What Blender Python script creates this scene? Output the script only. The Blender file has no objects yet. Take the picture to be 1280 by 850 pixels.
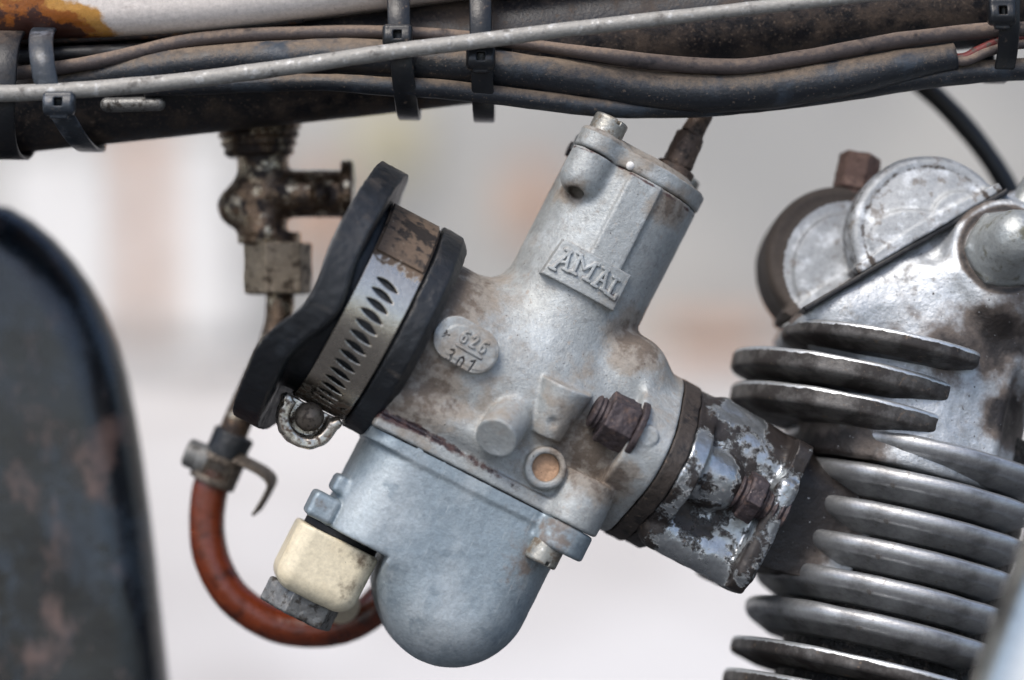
import bpy, math, random
import numpy as np
from mathutils import Matrix, Vector

# ------------------------------------------------------------------ frame of the picture
S = 0.0002            # metres per unit of modelling (0.2 mm)
D = 3500.0            # camera distance in modelling units (0.70 m)
PITCH = math.radians(-8)
BASE = Matrix.Translation((0, 0, 0.45)) @ Matrix.Rotation(PITCH, 4, 'X')
sc = bpy.context.scene
COL = sc.collection
rnd = random.Random(7)

# ------------------------------------------------------------------ camera
cam = bpy.data.cameras.new('camera')
cam_o = bpy.data.objects.new('camera', cam); COL.objects.link(cam_o)
cam_o.matrix_world = BASE @ Matrix.Translation((0, -D * S, 0)) @ Matrix.Rotation(math.radians(90), 4, 'X')
cam.sensor_width = 36.0
cam.lens = D * 36.0 / 1280.0
cam.clip_start = 0.02; cam.clip_end = 400
cam.dof.use_dof = True
cam.dof.focus_distance = (D - 70) * S
cam.dof.aperture_fstop = 3.6
cam.dof.aperture_blades = 9
sc.camera = cam_o

# ------------------------------------------------------------------ sky, sun, exposure
SUN_EL, SUN_AZ = math.radians(58), math.radians(-150)      # azimuth from +Y towards +X
w = bpy.data.worlds.new('World'); sc.world = w; w.use_nodes = True
nt = w.node_tree; bg = nt.nodes['Background']
sky = nt.nodes.new('ShaderNodeTexSky'); sky.sky_type = 'NISHITA'; sky.sun_disc = False
sky.sun_elevation = SUN_EL; sky.sun_rotation = SUN_AZ
sky.air_density = 1.0; sky.dust_density = 3.0; sky.ozone_density = 1.0
nt.links.new(sky.outputs[0], bg.inputs['Color']); bg.inputs['Strength'].default_value = 0.12
sl = bpy.data.lights.new('sun', 'SUN'); sl.energy = 1.2; sl.angle = math.radians(25); sl.color = (1, .96, .9)
so = bpy.data.objects.new('sun', sl); COL.objects.link(so)
sd = Vector((math.sin(SUN_AZ) * math.cos(SUN_EL), math.cos(SUN_AZ) * math.cos(SUN_EL), math.sin(SUN_EL)))
so.rotation_euler = sd.to_track_quat('Z', 'Y').to_euler(); so.location = sd * 3
sc.view_settings.view_transform = 'Standard'; sc.view_settings.look = 'None'
sc.view_settings.exposure = 0.82; sc.view_settings.gamma = 1

# ------------------------------------------------------------------ pixel helpers
def T(px, py, d=0.0):
    f = (D + d) / D
    return np.array([(px - 640) * f, d, (425 - py) * f])

class Frame:
    """a local frame (a, b, c): origin and three axes in modelling space"""
    def __init__(s, o, v, u, w): s.o = np.array(o, float); s.R = np.array([v, u, w], float).T
    def loc(s, px, py, c):
        cam_p = np.array([0, -D, 0.]); d = np.array([px - 640., D, 425. - py])
        wv = s.R[:, 2]; t = (c - wv @ (cam_p - s.o)) / (wv @ d)
        return s.R.T @ (cam_p + t * d - s.o)
    def to(s, P): return (np.asarray(P, float) - s.o) @ s.R
    def mat(s):
        m = Matrix.Identity(4)
        for i in range(3):
            for j in range(3): m[i][j] = s.R[i, j]
            m[i][3] = s.o[i] * S
        return BASE @ m

def tilt_frame(o, tilt, lean, yaw):
    t, l, f = map(math.radians, (tilt, lean, yaw))
    v0 = np.array([math.cos(t), 0, -math.sin(t)])
    u = np.array([math.sin(t) * math.cos(l), math.sin(l), math.cos(t) * math.cos(l)])
    w0 = np.cross(v0, u)
    v = v0 * math.cos(f) - w0 * math.sin(f)
    return Frame(o, v, u, np.cross(v, u))

# ------------------------------------------------------------------ signed distance toolkit
def smin(a, b, k):
    h = np.maximum(k - np.abs(a - b), 0) / k
    return np.minimum(a, b) - h * h * k * .25
def smax(a, b, k): return -smin(-a, -b, k)
def comb(d1, d2, rd):
    return np.minimum(np.maximum(d1, d2), 0) + np.hypot(np.maximum(d1, 0), np.maximum(d2, 0)) - rd
def cyl(P, i, c, lo, hi, r, rd=2.0):
    j, k = [(1, 2), (0, 2), (0, 1)][i]
    return comb(np.hypot(P[:, j] - c[0], P[:, k] - c[1]) - (r - rd), np.abs(P[:, i] - (lo + hi) / 2) - ((hi - lo) / 2 - rd), rd)
def cylAB(P, A, B, r, rd=2.0, r2=None):
    A = np.asarray(A, float); B = np.asarray(B, float); n = B - A; L = np.linalg.norm(n); n = n / L
    q = P - A; t = q @ n; rho = np.sqrt(np.maximum((q * q).sum(1) - t * t, 0))
    rr = r if r2 is None else r + (r2 - r) * np.clip(t / L, 0, 1)
    return comb(rho - (rr - rd), np.abs(t - L / 2) - (L / 2 - rd), rd)
def hexAB(P, A, B, ap, rd=2.0, rot=0.0, sides=6):
    A = np.asarray(A, float); B = np.asarray(B, float); n = B - A; L = np.linalg.norm(n); n = n / L
    h = np.array([0, 0, 1.]) if abs(n[2]) < .9 else np.array([1., 0, 0])
    e1 = np.cross(n, h); e1 /= np.linalg.norm(e1); e2 = np.cross(n, e1)
    q = P - A; t = q @ n; x = q @ e1; y = q @ e2; d = np.full(len(P), -1e9)
    for k in range(sides):
        a = rot + k * 2 * math.pi / sides
        d = np.maximum(d, x * math.cos(a) + y * math.sin(a) - (ap - rd))
    rho = np.hypot(x, y)
    dd = comb(d, np.abs(t - L / 2) - (L / 2 - rd), rd)
    # chamfered crown of a nut
    return np.maximum(dd, (rho - ap * 1.13 + (np.abs(t - L / 2) - L / 2) * 1.3) * .6)
def box(P, lo, hi, rd=2.0):
    lo = np.array(lo, float); hi = np.array(hi, float)
    q = np.abs(P - (lo + hi) / 2) - (hi - lo) / 2 + rd
    return np.minimum(q.max(1), 0) + np.sqrt((np.maximum(q, 0) ** 2).sum(1)) - rd
def cap(P, A, B, r, r2=None):
    A = np.asarray(A, float); B = np.asarray(B, float); n = B - A
    h = np.clip((P - A) @ n / (n @ n), 0, 1); q = P - A - h[:, None] * n
    rr = r if r2 is None else r + (r2 - r) * h
    return np.sqrt((q * q).sum(1)) - rr
def sph(P, c, r): return np.sqrt(((P - np.array(c)) ** 2).sum(1)) - r
def seg2(x, y, p, q):
    dx, dy = q[0] - p[0], q[1] - p[1]; L = dx * dx + dy * dy + 1e-9
    h = np.clip(((x - p[0]) * dx + (y - p[1]) * dy) / L, 0, 1)
    return np.hypot(x - p[0] - h * dx, y - p[1] - h * dy)
def strokes(x, y, paths):
    d = np.full(len(x), 1e9)
    for pts in paths:
        for p, q in zip(pts[:-1], pts[1:]): d = np.minimum(d, seg2(x, y, p, q))
    return d
def poly2(x, y, pts):
    n = len(pts); d = np.full(len(x), 1e18); s = np.ones(len(x))
    for i in range(n):
        ax, ay = pts[i]; bx, by = pts[i - 1]
        ex, ey = bx - ax, by - ay; wx, wy = x - ax, y - ay
        h = np.clip((wx * ex + wy * ey) / (ex * ex + ey * ey), 0, 1)
        d = np.minimum(d, (wx - ex * h) ** 2 + (wy - ey * h) ** 2)
        c1 = y >= ay; c2 = y < by; c3 = ex * wy > ey * wx
        s = np.where((c1 & c2 & c3) | (~c1 & ~c2 & ~c3), -s, s)
    return s * np.sqrt(d)
_lat = np.random.default_rng(3).uniform(-1, 1, (32, 32, 32)).astype(np.float32)
def vnoise(Q):
    i = np.floor(Q).astype(np.int64); f = (Q - i).astype(np.float32); f = f * f * (3 - 2 * f); i &= 31; j = (i + 1) & 31
    x0, y0, z0 = i.T; x1, y1, z1 = j.T; fx, fy, fz = f.T
    a = _lat[x0, y0, z0] * (1 - fx) + _lat[x1, y0, z0] * fx; b = _lat[x0, y1, z0] * (1 - fx) + _lat[x1, y1, z0] * fx
    c = _lat[x0, y0, z1] * (1 - fx) + _lat[x1, y0, z1] * fx; d = _lat[x0, y1, z1] * (1 - fx) + _lat[x1, y1, z1] * fx
    a = a * (1 - fy) + b * fy; c = c * (1 - fy) + d * fy
    return a * (1 - fz) + c * fz
def wob(P, size, amp):
    """irregular casting and wear, about +-amp"""
    q = P * (1.6 / size) + 100.3
    return (vnoise(q) + .5 * vnoise(q * 2.17 + 7.7)) * amp
def surf(f, lo, hi, res):
    """surface nets on a sparse grid, vertices pulled onto the surface"""
    lo = np.array(lo, float) - 2 * res; hi = np.array(hi, float) + 2 * res
    B = 8; nb = np.ceil((hi - lo) / (B * res)).astype(int)
    n = nb * B + 1
    cc = np.stack(np.meshgrid(*[lo[i] + (np.arange(nb[i]) + .5) * B * res for i in range(3)], indexing='ij'), -1).reshape(-1, 3)
    fb = f(cc).reshape(nb)
    act = np.abs(fb) < B * res * .87 * 1.35 + 3
    F = np.full(n, 1.0, np.float32)
    F[:-1, :-1, :-1] = np.where(np.kron(fb, np.ones((B, B, B), np.float32)) < 0, -9, 9)
    idx = np.argwhere(act)
    o = np.stack(np.meshgrid(*[np.arange(B + 1)] * 3, indexing='ij'), -1).reshape(-1, 3)
    for s0 in range(0, len(idx), 400):
        ii = (idx[s0:s0 + 400, None, :] * B + o[None]).reshape(-1, 3)
        F[ii[:, 0], ii[:, 1], ii[:, 2]] = f(lo + ii * res)
    F[0] = F[-1] = 9; F[:, 0] = F[:, -1] = 9; F[:, :, 0] = F[:, :, -1] = 9
    I = F < 0
    c = np.zeros(n - 1, np.int8)
    for dx in (0, 1):
        for dy in (0, 1):
            for dz in (0, 1): c += I[dx:n[0] - 1 + dx, dy:n[1] - 1 + dy, dz:n[2] - 1 + dz]
    mix = (c > 0) & (c < 8)
    cells = np.argwhere(mix)
    vid = np.full(n - 1, -1, np.int64); vid[mix] = np.arange(len(cells))
    acc = np.zeros((len(cells), 3)); cnt = np.zeros(len(cells))
    for ax in range(3):
        o1, o2 = [(1, 2), (0, 2), (0, 1)][ax]
        for u in (0, 1):
            for v in (0, 1):
                a = cells.copy(); a[:, o1] += u; a[:, o2] += v
                b = a.copy(); b[:, ax] += 1
                fa = F[a[:, 0], a[:, 1], a[:, 2]]; fb_ = F[b[:, 0], b[:, 1], b[:, 2]]
                m = (fa < 0) != (fb_ < 0)
                t = fa[m] / (fa[m] - fb_[m]); p = a[m].astype(float); p[:, ax] += t
                acc[m] += p; cnt[m] += 1
    V = lo + acc / cnt[:, None] * res
    for _ in range(2):
        e = res * .3; d = f(V); g = np.stack([f(V + np.eye(3)[i] * e) - f(V - np.eye(3)[i] * e) for i in range(3)], 1) / (2 * e)
        g2 = (g * g).sum(1); st = np.clip(d / np.maximum(g2, .3), -res * .5, res * .5)
        V = V - g * st[:, None]
    Q = []
    for ax in range(3):
        o1, o2 = [(1, 2), (2, 0), (0, 1)][ax]
        sl1 = [slice(None)] * 3; sl2 = [slice(None)] * 3; sl1[ax] = slice(0, -1); sl2[ax] = slice(1, None)
        A = I[tuple(sl1)]; Bm = I[tuple(sl2)]
        e = np.argwhere(A != Bm)
        e = e[(e[:, o1] > 0) & (e[:, o2] > 0)]
        s = A[e[:, 0], e[:, 1], e[:, 2]]
        def vv(d1, d2):
            k = e.copy(); k[:, o1] -= d1; k[:, o2] -= d2
            return vid[k[:, 0], k[:, 1], k[:, 2]]
        q = np.stack([vv(1, 1), vv(0, 1), vv(0, 0), vv(1, 0)], 1)
        q[~s] = q[~s][:, ::-1]
        Q.append(q)
    Q = np.concatenate(Q)
    Q = Q[(Q >= 0).all(1)]
    return V, Q

# ------------------------------------------------------------------ direct meshes
def spline(pts, n=8):
    P = np.array(pts, float); P = np.vstack([2 * P[0] - P[1], P, 2 * P[-1] - P[-2]]); out = []
    for i in range(1, len(P) - 2):
        for t in np.arange(n) / n:
            a, b, c, d = P[i - 1:i + 3]
            out.append(.5 * ((2 * b) + (c - a) * t + (2 * a - 5 * b + 4 * c - d) * t * t + (3 * b - a - 3 * c + d) * t ** 3))
    out.append(P[-2]); return np.array(out)
def tube(pts, r, n=20, sub=8, rough=0.0):
    pts = np.array(pts, float)
    r = np.broadcast_to(np.array(r, float), (len(pts),))
    c = spline(np.column_stack([pts, r]), sub); rr = c[:, 3]; c = c[:, :3]
    tg = np.gradient(c, axis=0); tg /= np.linalg.norm(tg, axis=1)[:, None]
    nrm = np.cross(tg[0], [0, 1, 0.01]); nrm /= np.linalg.norm(nrm)
    V = []; F = []; m = len(c)
    for i in range(m):
        nrm = nrm - tg[i] * (nrm @ tg[i]); nrm /= np.linalg.norm(nrm); b = np.cross(tg[i], nrm)
        a = np.arange(n) * 2 * math.pi / n
        V.append(c[i] + rr[i] * (np.cos(a)[:, None] * nrm + np.sin(a)[:, None] * b))
    V = np.vstack(V)
    if rough:
        k = wob(V, 60, rough) + wob(V, 17, rough * .4); cc = np.repeat(c, n, 0); d = V - cc
        V = cc + d * (1 + k / np.linalg.norm(d, axis=1))[:, None]
    for i in range(m - 1):
        for j in range(n):
            F.append((i * n + j, (i + 1) * n + j, (i + 1) * n + (j + 1) % n, i * n + (j + 1) % n))
    V = np.vstack([V, c[0], c[-1]])
    F = F + [(len(V) - 2, j, (j + 1) % n) for j in range(n)] + [(len(V) - 1, (m - 1) * n + (j + 1) % n, (m - 1) * n + j) for j in range(n)]
    return V, F
def ribbon(path, wd, wdt, th, closed=False, sub=6):
    """flat strap swept along path; wd = direction of its width"""
    c = np.array(path, float)
    if closed: c = spline(np.vstack([c, c[:1]]), sub)[:-1]
    else: c = spline(c, sub)
    wd = np.array(wd, float); wd /= np.linalg.norm(wd)
    tg = (np.roll(c, -1, 0) - np.roll(c, 1, 0)) if closed else np.gradient(c, axis=0)
    nr = np.cross(tg, wd); nr /= np.linalg.norm(nr, axis=1)[:, None]
    h = wdt / 2; k = min(th * .3, 2)
    prof = [(-h, -th / 2 + k), (-h + k, -th / 2), (h - k, -th / 2), (h, -th / 2 + k), (h, th / 2 - k), (h - k, th / 2), (-h + k, th / 2), (-h, th / 2 - k)]
    m = len(c); V = np.vstack([[c[i] + wd * p + nr[i] * q for p, q in prof] for i in range(m)]); F = []
    for i in range(m if closed else m - 1):
        i2 = (i + 1) % m
        for j in range(8): F.append((i * 8 + j, i * 8 + (j + 1) % 8, i2 * 8 + (j + 1) % 8, i2 * 8 + j))
    if not closed: F += [tuple(range(7, -1, -1)), tuple((m - 1) * 8 + j for j in range(8))]
    return V, F

# ------------------------------------------------------------------ objects
def mesh_obj(name, V, F, mat, parent=None, attrs=None, smooth=True):
    me = bpy.data.meshes.new(name)
    V = np.asarray(V, np.float64) * S
    if isinstance(F, np.ndarray):
        k = F.shape[1]; me.vertices.add(len(V)); me.vertices.foreach_set('co', V.astype(np.float32).ravel())
        me.loops.add(F.size); me.loops.foreach_set('vertex_index', F.astype(np.int32).ravel())
        me.polygons.add(len(F)); me.polygons.foreach_set('loop_start', np.arange(0, F.size, k, dtype=np.int32))
        me.update(calc_edges=True)
    else:
        me.from_pydata([tuple(v) for v in V], [], [tuple(int(i) for i in f) for f in F]); me.update()
    me.polygons.foreach_set('use_smooth', np.full(len(me.polygons), smooth)); me.update()
    for k, a in (attrs or {}).items():
        at = me.attributes.new(k, 'FLOAT', 'POINT'); at.data.foreach_set('value', np.asarray(a, np.float32))
    me.materials.append(mat)
    o = bpy.data.objects.new(name, me); COL.objects.link(o)
    if parent is not None: o.parent = parent
    return o

class Thing:
    def __init__(s, name, label, cat, frame, group=None):
        s.fr = frame; s.e = bpy.data.objects.new(name, None); COL.objects.link(s.e)
        s.e.empty_display_size = .01; s.e.matrix_world = frame.mat()
        s.e['label'] = label; s.e['category'] = cat
        if group: s.e['group'] = group
    def sdf(s, name, f, lo, hi, res, mat, parent=None, attrs=None, label=None):
        V, Q = surf(f, lo, hi, res)
        o = mesh_obj(name, V, Q, mat, parent or s.e, {k: g(V) for k, g in (attrs or {}).items()})
        if label: o['label'] = label
        return o
    def mesh(s, name, VF, mat, parent=None, world=True, smooth=True, label=None):
        V, F = VF
        if world: V = s.fr.to(V)
        o = mesh_obj(name, V, F, mat, parent or s.e, None, smooth)
        if label: o['label'] = label
        return o
def plain(p): return Frame(p, (1, 0, 0), (0, 0, 1), (0, -1, 0))

# ------------------------------------------------------------------ materials
def srgb(h):
    c = [int(h[i:i + 2], 16) / 255 for i in (0, 2, 4)]
    return tuple(x / 12.92 if x <= .04045 else ((x + .055) / 1.055) ** 2.4 for x in c)
def mat(name, base, rough=.5, metal=0.0, layers=(), bumps=(), coat=0.0, spec=.5, aniso=None):
    """layers: dict(col, rough, metal, size, lo, hi, attr, up, stretch, det, w)"""
    m = bpy.data.materials.new(name); m.use_nodes = True; t = m.node_tree; N = t.nodes; L = t.links
    b = N['Principled BSDF']
    tc = N.new('ShaderNodeTexCoord'); sca = N.new('ShaderNodeVectorMath'); sca.operation = 'SCALE'; sca.inputs['Scale'].default_value = 1 / S
    L.new(tc.outputs['Object'], sca.inputs[0])
    geo = N.new('ShaderNodeNewGeometry')
    def val(v): n = N.new('ShaderNodeValue'); n.outputs[0].default_value = v; return n.outputs[0]
    def rgb(c): n = N.new('ShaderNodeRGB'); n.outputs[0].default_value = (*c, 1); return n.outputs[0]
    def math_(op, a, b_, clamp=False):
        n = N.new('ShaderNodeMath'); n.operation = op; n.use_clamp = clamp
        for i, x in enumerate((a, b_)):
            if isinstance(x, (int, float)): n.inputs[i].default_value = x
            else: L.new(x, n.inputs[i])
        return n.outputs[0]
    def noise(size, det=5, stretch=None, rough_=.6, off=0.0):
        n = N.new('ShaderNodeTexNoise'); n.inputs['Scale'].default_value = 1 / size; n.inputs['Detail'].default_value = det
        n.inputs['Roughness'].default_value = rough_
        mp = N.new('ShaderNodeMapping'); mp.inputs['Location'].default_value = (off * 971, off * 613, off * 337)
        if stretch: mp.inputs['Scale'].default_value = stretch
        L.new(sca.outputs[0], mp.inputs['Vector']); L.new(mp.outputs[0], n.inputs['Vector'])
        return n.outputs['Fac']
    c, r, me = rgb(base), val(rough), val(metal); hts = []
    for k, ly in enumerate(layers):
        f = noise(ly.get('size', 30), ly.get('det', 6), ly.get('stretch'), ly.get('nr', .6), k + 1 + len(name) * .13)
        if ly.get('attr'):
            a = N.new('ShaderNodeAttribute'); a.attribute_name = ly['attr']
            f = math_('ADD', math_('MULTIPLY', math_('SUBTRACT', f, .5), ly.get('w', 1.0)), a.outputs['Fac'])
        if ly.get('up') is not None:
            s = N.new('ShaderNodeSeparateXYZ'); L.new(geo.outputs['Normal'], s.inputs[0])
            f = math_('ADD', f, math_('MULTIPLY', s.outputs['Z'], ly['up']))
        mr = N.new('ShaderNodeMapRange'); mr.interpolation_type = 'SMOOTHSTEP'
        mr.inputs['From Min'].default_value = ly.get('lo', .5); mr.inputs['From Max'].default_value = ly.get('hi', .6)
        mr.inputs['To Max'].default_value = ly.get('amt', 1.0)
        L.new(f, mr.inputs['Value']); f = mr.outputs[0]
        if 'h' in ly: hts.append((f, ly['h']))
        mx = N.new('ShaderNodeMix'); mx.data_type = 'RGBA'; L.new(f, mx.inputs[0]); L.new(c, mx.inputs[6]); mx.inputs[7].default_value = (*ly['col'], 1); c = mx.outputs[2]
        for key, cur in (('rough', r), ('metal', me)):
            if key in ly:
                m2 = N.new('ShaderNodeMix'); L.new(f, m2.inputs[0]); L.new(cur, m2.inputs[2]); m2.inputs[3].default_value = ly[key]
                if key == 'rough': r = m2.outputs[0]
                else: me = m2.outputs[0]
    # fine tonal and gloss variation
    v = noise(6, 6, None, .75, 9.1); mr = N.new('ShaderNodeMapRange'); mr.inputs['To Min'].default_value = .80; mr.inputs['To Max'].default_value = 1.16
    mr.inputs['From Min'].default_value = .3; mr.inputs['From Max'].default_value = .7; L.new(v, mr.inputs['Value'])
    mm = N.new('ShaderNodeVectorMath'); mm.operation = 'SCALE'; L.new(c, mm.inputs[0]); L.new(mr.outputs[0], mm.inputs['Scale']); L.new(mm.outputs[0], b.inputs['Base Color'])
    r = math_('ADD', r, math_('MULTIPLY', math_('SUBTRACT', noise(24, 5, off=5.3), .5), .22), True)
    L.new(r, b.inputs['Roughness']); L.new(me, b.inputs['Metallic'])
    b.inputs['Specular IOR Level'].default_value = spec
    b.inputs['Coat Weight'].default_value = coat; b.inputs['Coat Roughness'].default_value = .12
    prev = None
    for size, dist in bumps:
        bn = N.new('ShaderNodeBump'); bn.inputs['Strength'].default_value = 1.0; bn.inputs['Distance'].default_value = dist * S
        L.new(noise(size, 4, off=size), bn.inputs['Height'])
        if prev: L.new(prev, bn.inputs['Normal'])
        prev = bn.outputs[0]
    for f, hh in hts:
        bn = N.new('ShaderNodeBump'); bn.inputs['Strength'].default_value = 1.0; bn.inputs['Distance'].default_value = hh * S
        L.new(f, bn.inputs['Height'])
        if prev: L.new(prev, bn.inputs['Normal'])
        prev = bn.outputs[0]
    if prev: L.new(prev, b.inputs['Normal'])
    return m

TAN = srgb('8f7c69'); BROWN = srgb('4a3a2e'); DARK = srgb('211c19'); DUST = srgb('8b7a6b')
GR = dict(attr='grime')
zinc_layers = [
    dict(col=srgb('b7bdbf'), size=55, lo=.45, hi=.75, rough=.6),
    dict(col=srgb('7d7f7e'), size=16, lo=.56, hi=.72, amt=.6),
    dict(col=srgb('54483e'), size=3.2, lo=.63, hi=.70, rough=.9, metal=0, amt=.6),
    dict(col=srgb('969089'), size=60, lo=.52, hi=.8, rough=.75, metal=.1, amt=.55, det=8),
    dict(col=srgb('a08f7d'), size=9, lo=.60, hi=.74, rough=.85, metal=0, amt=.45),
    dict(col=srgb('8c8175'), size=18, lo=.66, hi=1.0, up=.36, rough=.85, metal=0, amt=.7, det=9, nr=.72),
    dict(col=srgb('8d8479'), size=26, lo=.25, hi=.75, attr='grime', w=1.5, rough=.8, metal=.0, amt=.85),
    dict(col=srgb('5f5349'), size=15, lo=.62, hi=1.1, attr='grime', w=1.8, rough=.85, metal=0, amt=.85),
    dict(col=srgb('4a3634'), size=14, lo=.4, hi=.8, attr='stain', w=1.5, rough=.5, metal=0),
    dict(col=srgb('241a1f'), size=10, lo=.62, hi=.95, attr='stain', w=1.7, rough=.4, metal=0),
    dict(col=srgb('3d3733'), size=5, lo=.685, hi=.74, rough=.8, metal=0, amt=.85, h=-1.5),
]
M_zinc = mat('aged_zinc', srgb('a1a5a5'), .55, .38, zinc_layers, [(3.2, .85), (30, .3)])
M_bowl = mat('bowl_zinc', srgb('929fa7'), .5, .5, [
    dict(col=srgb('b2babe'), size=110, lo=.45, hi=.7, stretch=(1, .5, 1), rough=.6, det=8),
    dict(col=srgb('7d8b94'), size=26, lo=.52, hi=.72, amt=.7, det=8),
    dict(col=srgb('c3cacc'), size=14, lo=.60, hi=.70, stretch=(1.8, .2, 1), amt=.45, rough=.65),
    dict(col=srgb('6a5747'), size=16, lo=.5, hi=1.0, attr='grime', w=1.7, rough=.85, metal=0, amt=.75),
    dict(col=srgb('38332f'), size=4.5, lo=.71, hi=.76, rough=.8, metal=0, amt=.8),
    dict(col=srgb('cfd4d5'), size=5, lo=.72, hi=.77, rough=.7, metal=.2, amt=.5, stretch=(1, .25, 1))], [(3.5, .55), (40, .25)])
M_screw = mat('screw_steel', srgb('a09f98'), .42, .7, [dict(col=srgb('6e6355'), size=14, lo=.5, hi=.65, rough=.7, metal=.2), dict(col=srgb('c9c9c4'), size=9, lo=.6, hi=.7)], [(4, .7)])
M_rust = mat('rusty_steel', srgb('463e40'), .55, .4, [dict(col=srgb('5e4d47'), size=12, lo=.5, hi=.7, metal=0, rough=.9), dict(col=srgb('2c2424'), size=8, lo=.55, hi=.7), dict(col=srgb('8a7f79'), size=6, lo=.64, hi=.74, metal=.6, rough=.4)], [(4, 1.0), (12, 1.2)])
M_greybolt = mat('grey_bolt', srgb('7a7a78'), .5, .6, [dict(col=srgb('37332f'), size=14, lo=.5, hi=.65, metal=.2, rough=.7)], [(4, .8)])
M_rubber = mat('black_rubber', srgb('1a1d21'), .46, 0, [dict(col=srgb('2b3036'), size=40, lo=.5, hi=.75, rough=.55), dict(col=DUST, size=3.2, lo=.66, hi=.74, amt=.6, rough=.9), dict(col=srgb('5b5148'), size=25, lo=.72, hi=1.1, up=.3, amt=.6, rough=.9), dict(col=srgb('4a443e'), size=30, lo=.60, hi=.72, amt=.5, rough=.8, stretch=(.4, 1.5, 1.5))], [(3, .6), (14, .6)])
M_band = mat('clamp_steel', srgb('c3bcb0'), .27, 1.0, [
    dict(col=srgb('6a5a4c'), size=8, lo=.40, hi=.62, attr='grime', w=1.4, rough=.75, metal=.15),
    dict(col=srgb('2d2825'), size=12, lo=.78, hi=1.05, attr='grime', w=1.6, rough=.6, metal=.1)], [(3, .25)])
M_screwbrass = mat('clamp_screw', srgb('6f665c'), .45, .6, [dict(col=srgb('40372f'), size=7, lo=.5, hi=.62, metal=.1, rough=.8)], [(3, 1)])
M_cream = mat('cream_plastic', srgb('d8cdb2'), .42, 0, [dict(col=srgb('b9a583'), size=40, lo=.5, hi=.8, amt=.5), dict(col=srgb('4a3828'), size=12, lo=.40, hi=1.0, attr='grime', w=1.5, rough=.8, amt=.9), dict(col=srgb('5f5142'), size=4, lo=.70, hi=.74, amt=.7)], [(9, .5)])
M_redhose = mat('red_hose', srgb('65290f'), .28, 0, [dict(col=srgb('3c170b'), size=28, lo=.48, hi=.7), dict(col=srgb('8f4a26'), size=20, lo=.62, hi=.78, amt=.5)], [(14, 1)], spec=.6)
M_tap = mat('old_brass', srgb('6f5c4b'), .28, .85, [dict(col=srgb('2c211b'), size=30, lo=.46, hi=.58, metal=.2, rough=.6), dict(col=srgb('bdb09a'), size=24, lo=.53, hi=.64, metal=.85, rough=.22)], [(6, 1.3)])
M_tapnut = mat('pale_brass', srgb('8f8270'), .5, .5, [dict(col=srgb('4b4034'), size=13, lo=.5, hi=.62, metal=.1, rough=.8), dict(col=srgb('b3a692'), size=9, lo=.6, hi=.7)], [(5, 1)])
M_black = mat('black_enamel', srgb('15171b'), .45, 0, [dict(col=srgb('2c2622'), size=30, lo=.5, hi=.75, rough=.8), dict(col=srgb('6d5c4e'), size=7, lo=.63, hi=.73, amt=.5, rough=.9), dict(col=srgb('6d5c4e'), size=45, lo=.85, hi=1.2, up=.45, amt=.75, rough=.9)], [(4, .7)])
M_tubeblack = mat('dusty_enamel', srgb('14151a'), .4, 0, [dict(col=srgb('4f4238'), size=60, lo=.44, hi=.66, amt=.85, rough=.85, det=9, nr=.72), dict(col=srgb('6e5f52'), size=4, lo=.56, hi=.68, amt=.6, rough=.9)], [(4, .8)])
M_loom = mat('black_loom', srgb('1c2026'), .42, 0, [dict(col=srgb('80705f'), size=14, lo=.52, hi=.98, up=.42, rough=.9, amt=.85, det=9, nr=.78), dict(col=srgb('7a6b5d'), size=3.5, lo=.60, hi=.68, amt=.55, rough=.9), dict(col=srgb('2f3842'), size=50, lo=.5, hi=.7)], [(4, .6), (25, 1)])
M_wire = mat('brown_wire', srgb('4a4240'), .6, 0, [dict(col=srgb('7d6d60'), size=10, lo=.5, hi=.9, up=.4, rough=.9), dict(col=srgb('2b2729'), size=30, lo=.55, hi=.7)], [(4, .6)])
M_redwire = mat('red_wire', srgb('6d2a28'), .55, 0, [dict(col=srgb('4a3a34'), size=8, lo=.5, hi=.62)], [(4, .6)])
M_cable = mat('grey_cable', srgb('93918c'), .55, .2, [dict(col=srgb('b4b4b2'), size=12, lo=.55, hi=.68, rough=.4), dict(col=srgb('63605c'), size=18, lo=.55, hi=.7)], [(4, .8)])
M_tie = mat('tie_nylon', srgb('15181c'), .36, 0, [dict(col=srgb('6d5d50'), size=8, lo=.60, hi=.74, amt=.6, rough=.9), dict(col=srgb('75675a'), size=25, lo=.78, hi=1.1, up=.4, rough=.9, amt=.7)], [(5, .5)])
M_tiegrey = mat('tie_grey_nylon', srgb('2b3138'), .36, 0, [dict(col=srgb('5b6068'), size=20, lo=.5, hi=.7), dict(col=srgb('7c7064'), size=6, lo=.62, hi=.72, amt=.6)], [(5, .5)])
M_tank = mat('tank_paint', srgb('e0d8d1'), .3, 0, [
    dict(col=srgb('8f8079'), size=26, lo=.60, hi=.74, amt=.5, det=8, stretch=(.5, 1, 1)),
    dict(col=srgb('5a4c48'), size=9, lo=.70, hi=.76, amt=.55),
    dict(col=srgb('bb8a46'), size=50, lo=.42, hi=.56, attr='stain', w=.9, rough=.25),
    dict(col=srgb('8a4f1d'), size=24, lo=.72, hi=.95, attr='stain', w=1.2, rough=.3),
    dict(col=srgb('3a1d14'), size=22, lo=1.04, hi=1.22, attr='stain', w=1.5, rough=.45)], [(30, 1.2)], coat=.4)
M_seam = mat('rusted_seam', srgb('2a201d'), .6, .1, [dict(col=srgb('57381f'), size=20, lo=.5, hi=.65), dict(col=srgb('15110f'), size=12, lo=.5, hi=.6)], [(8, 3)])
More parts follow.
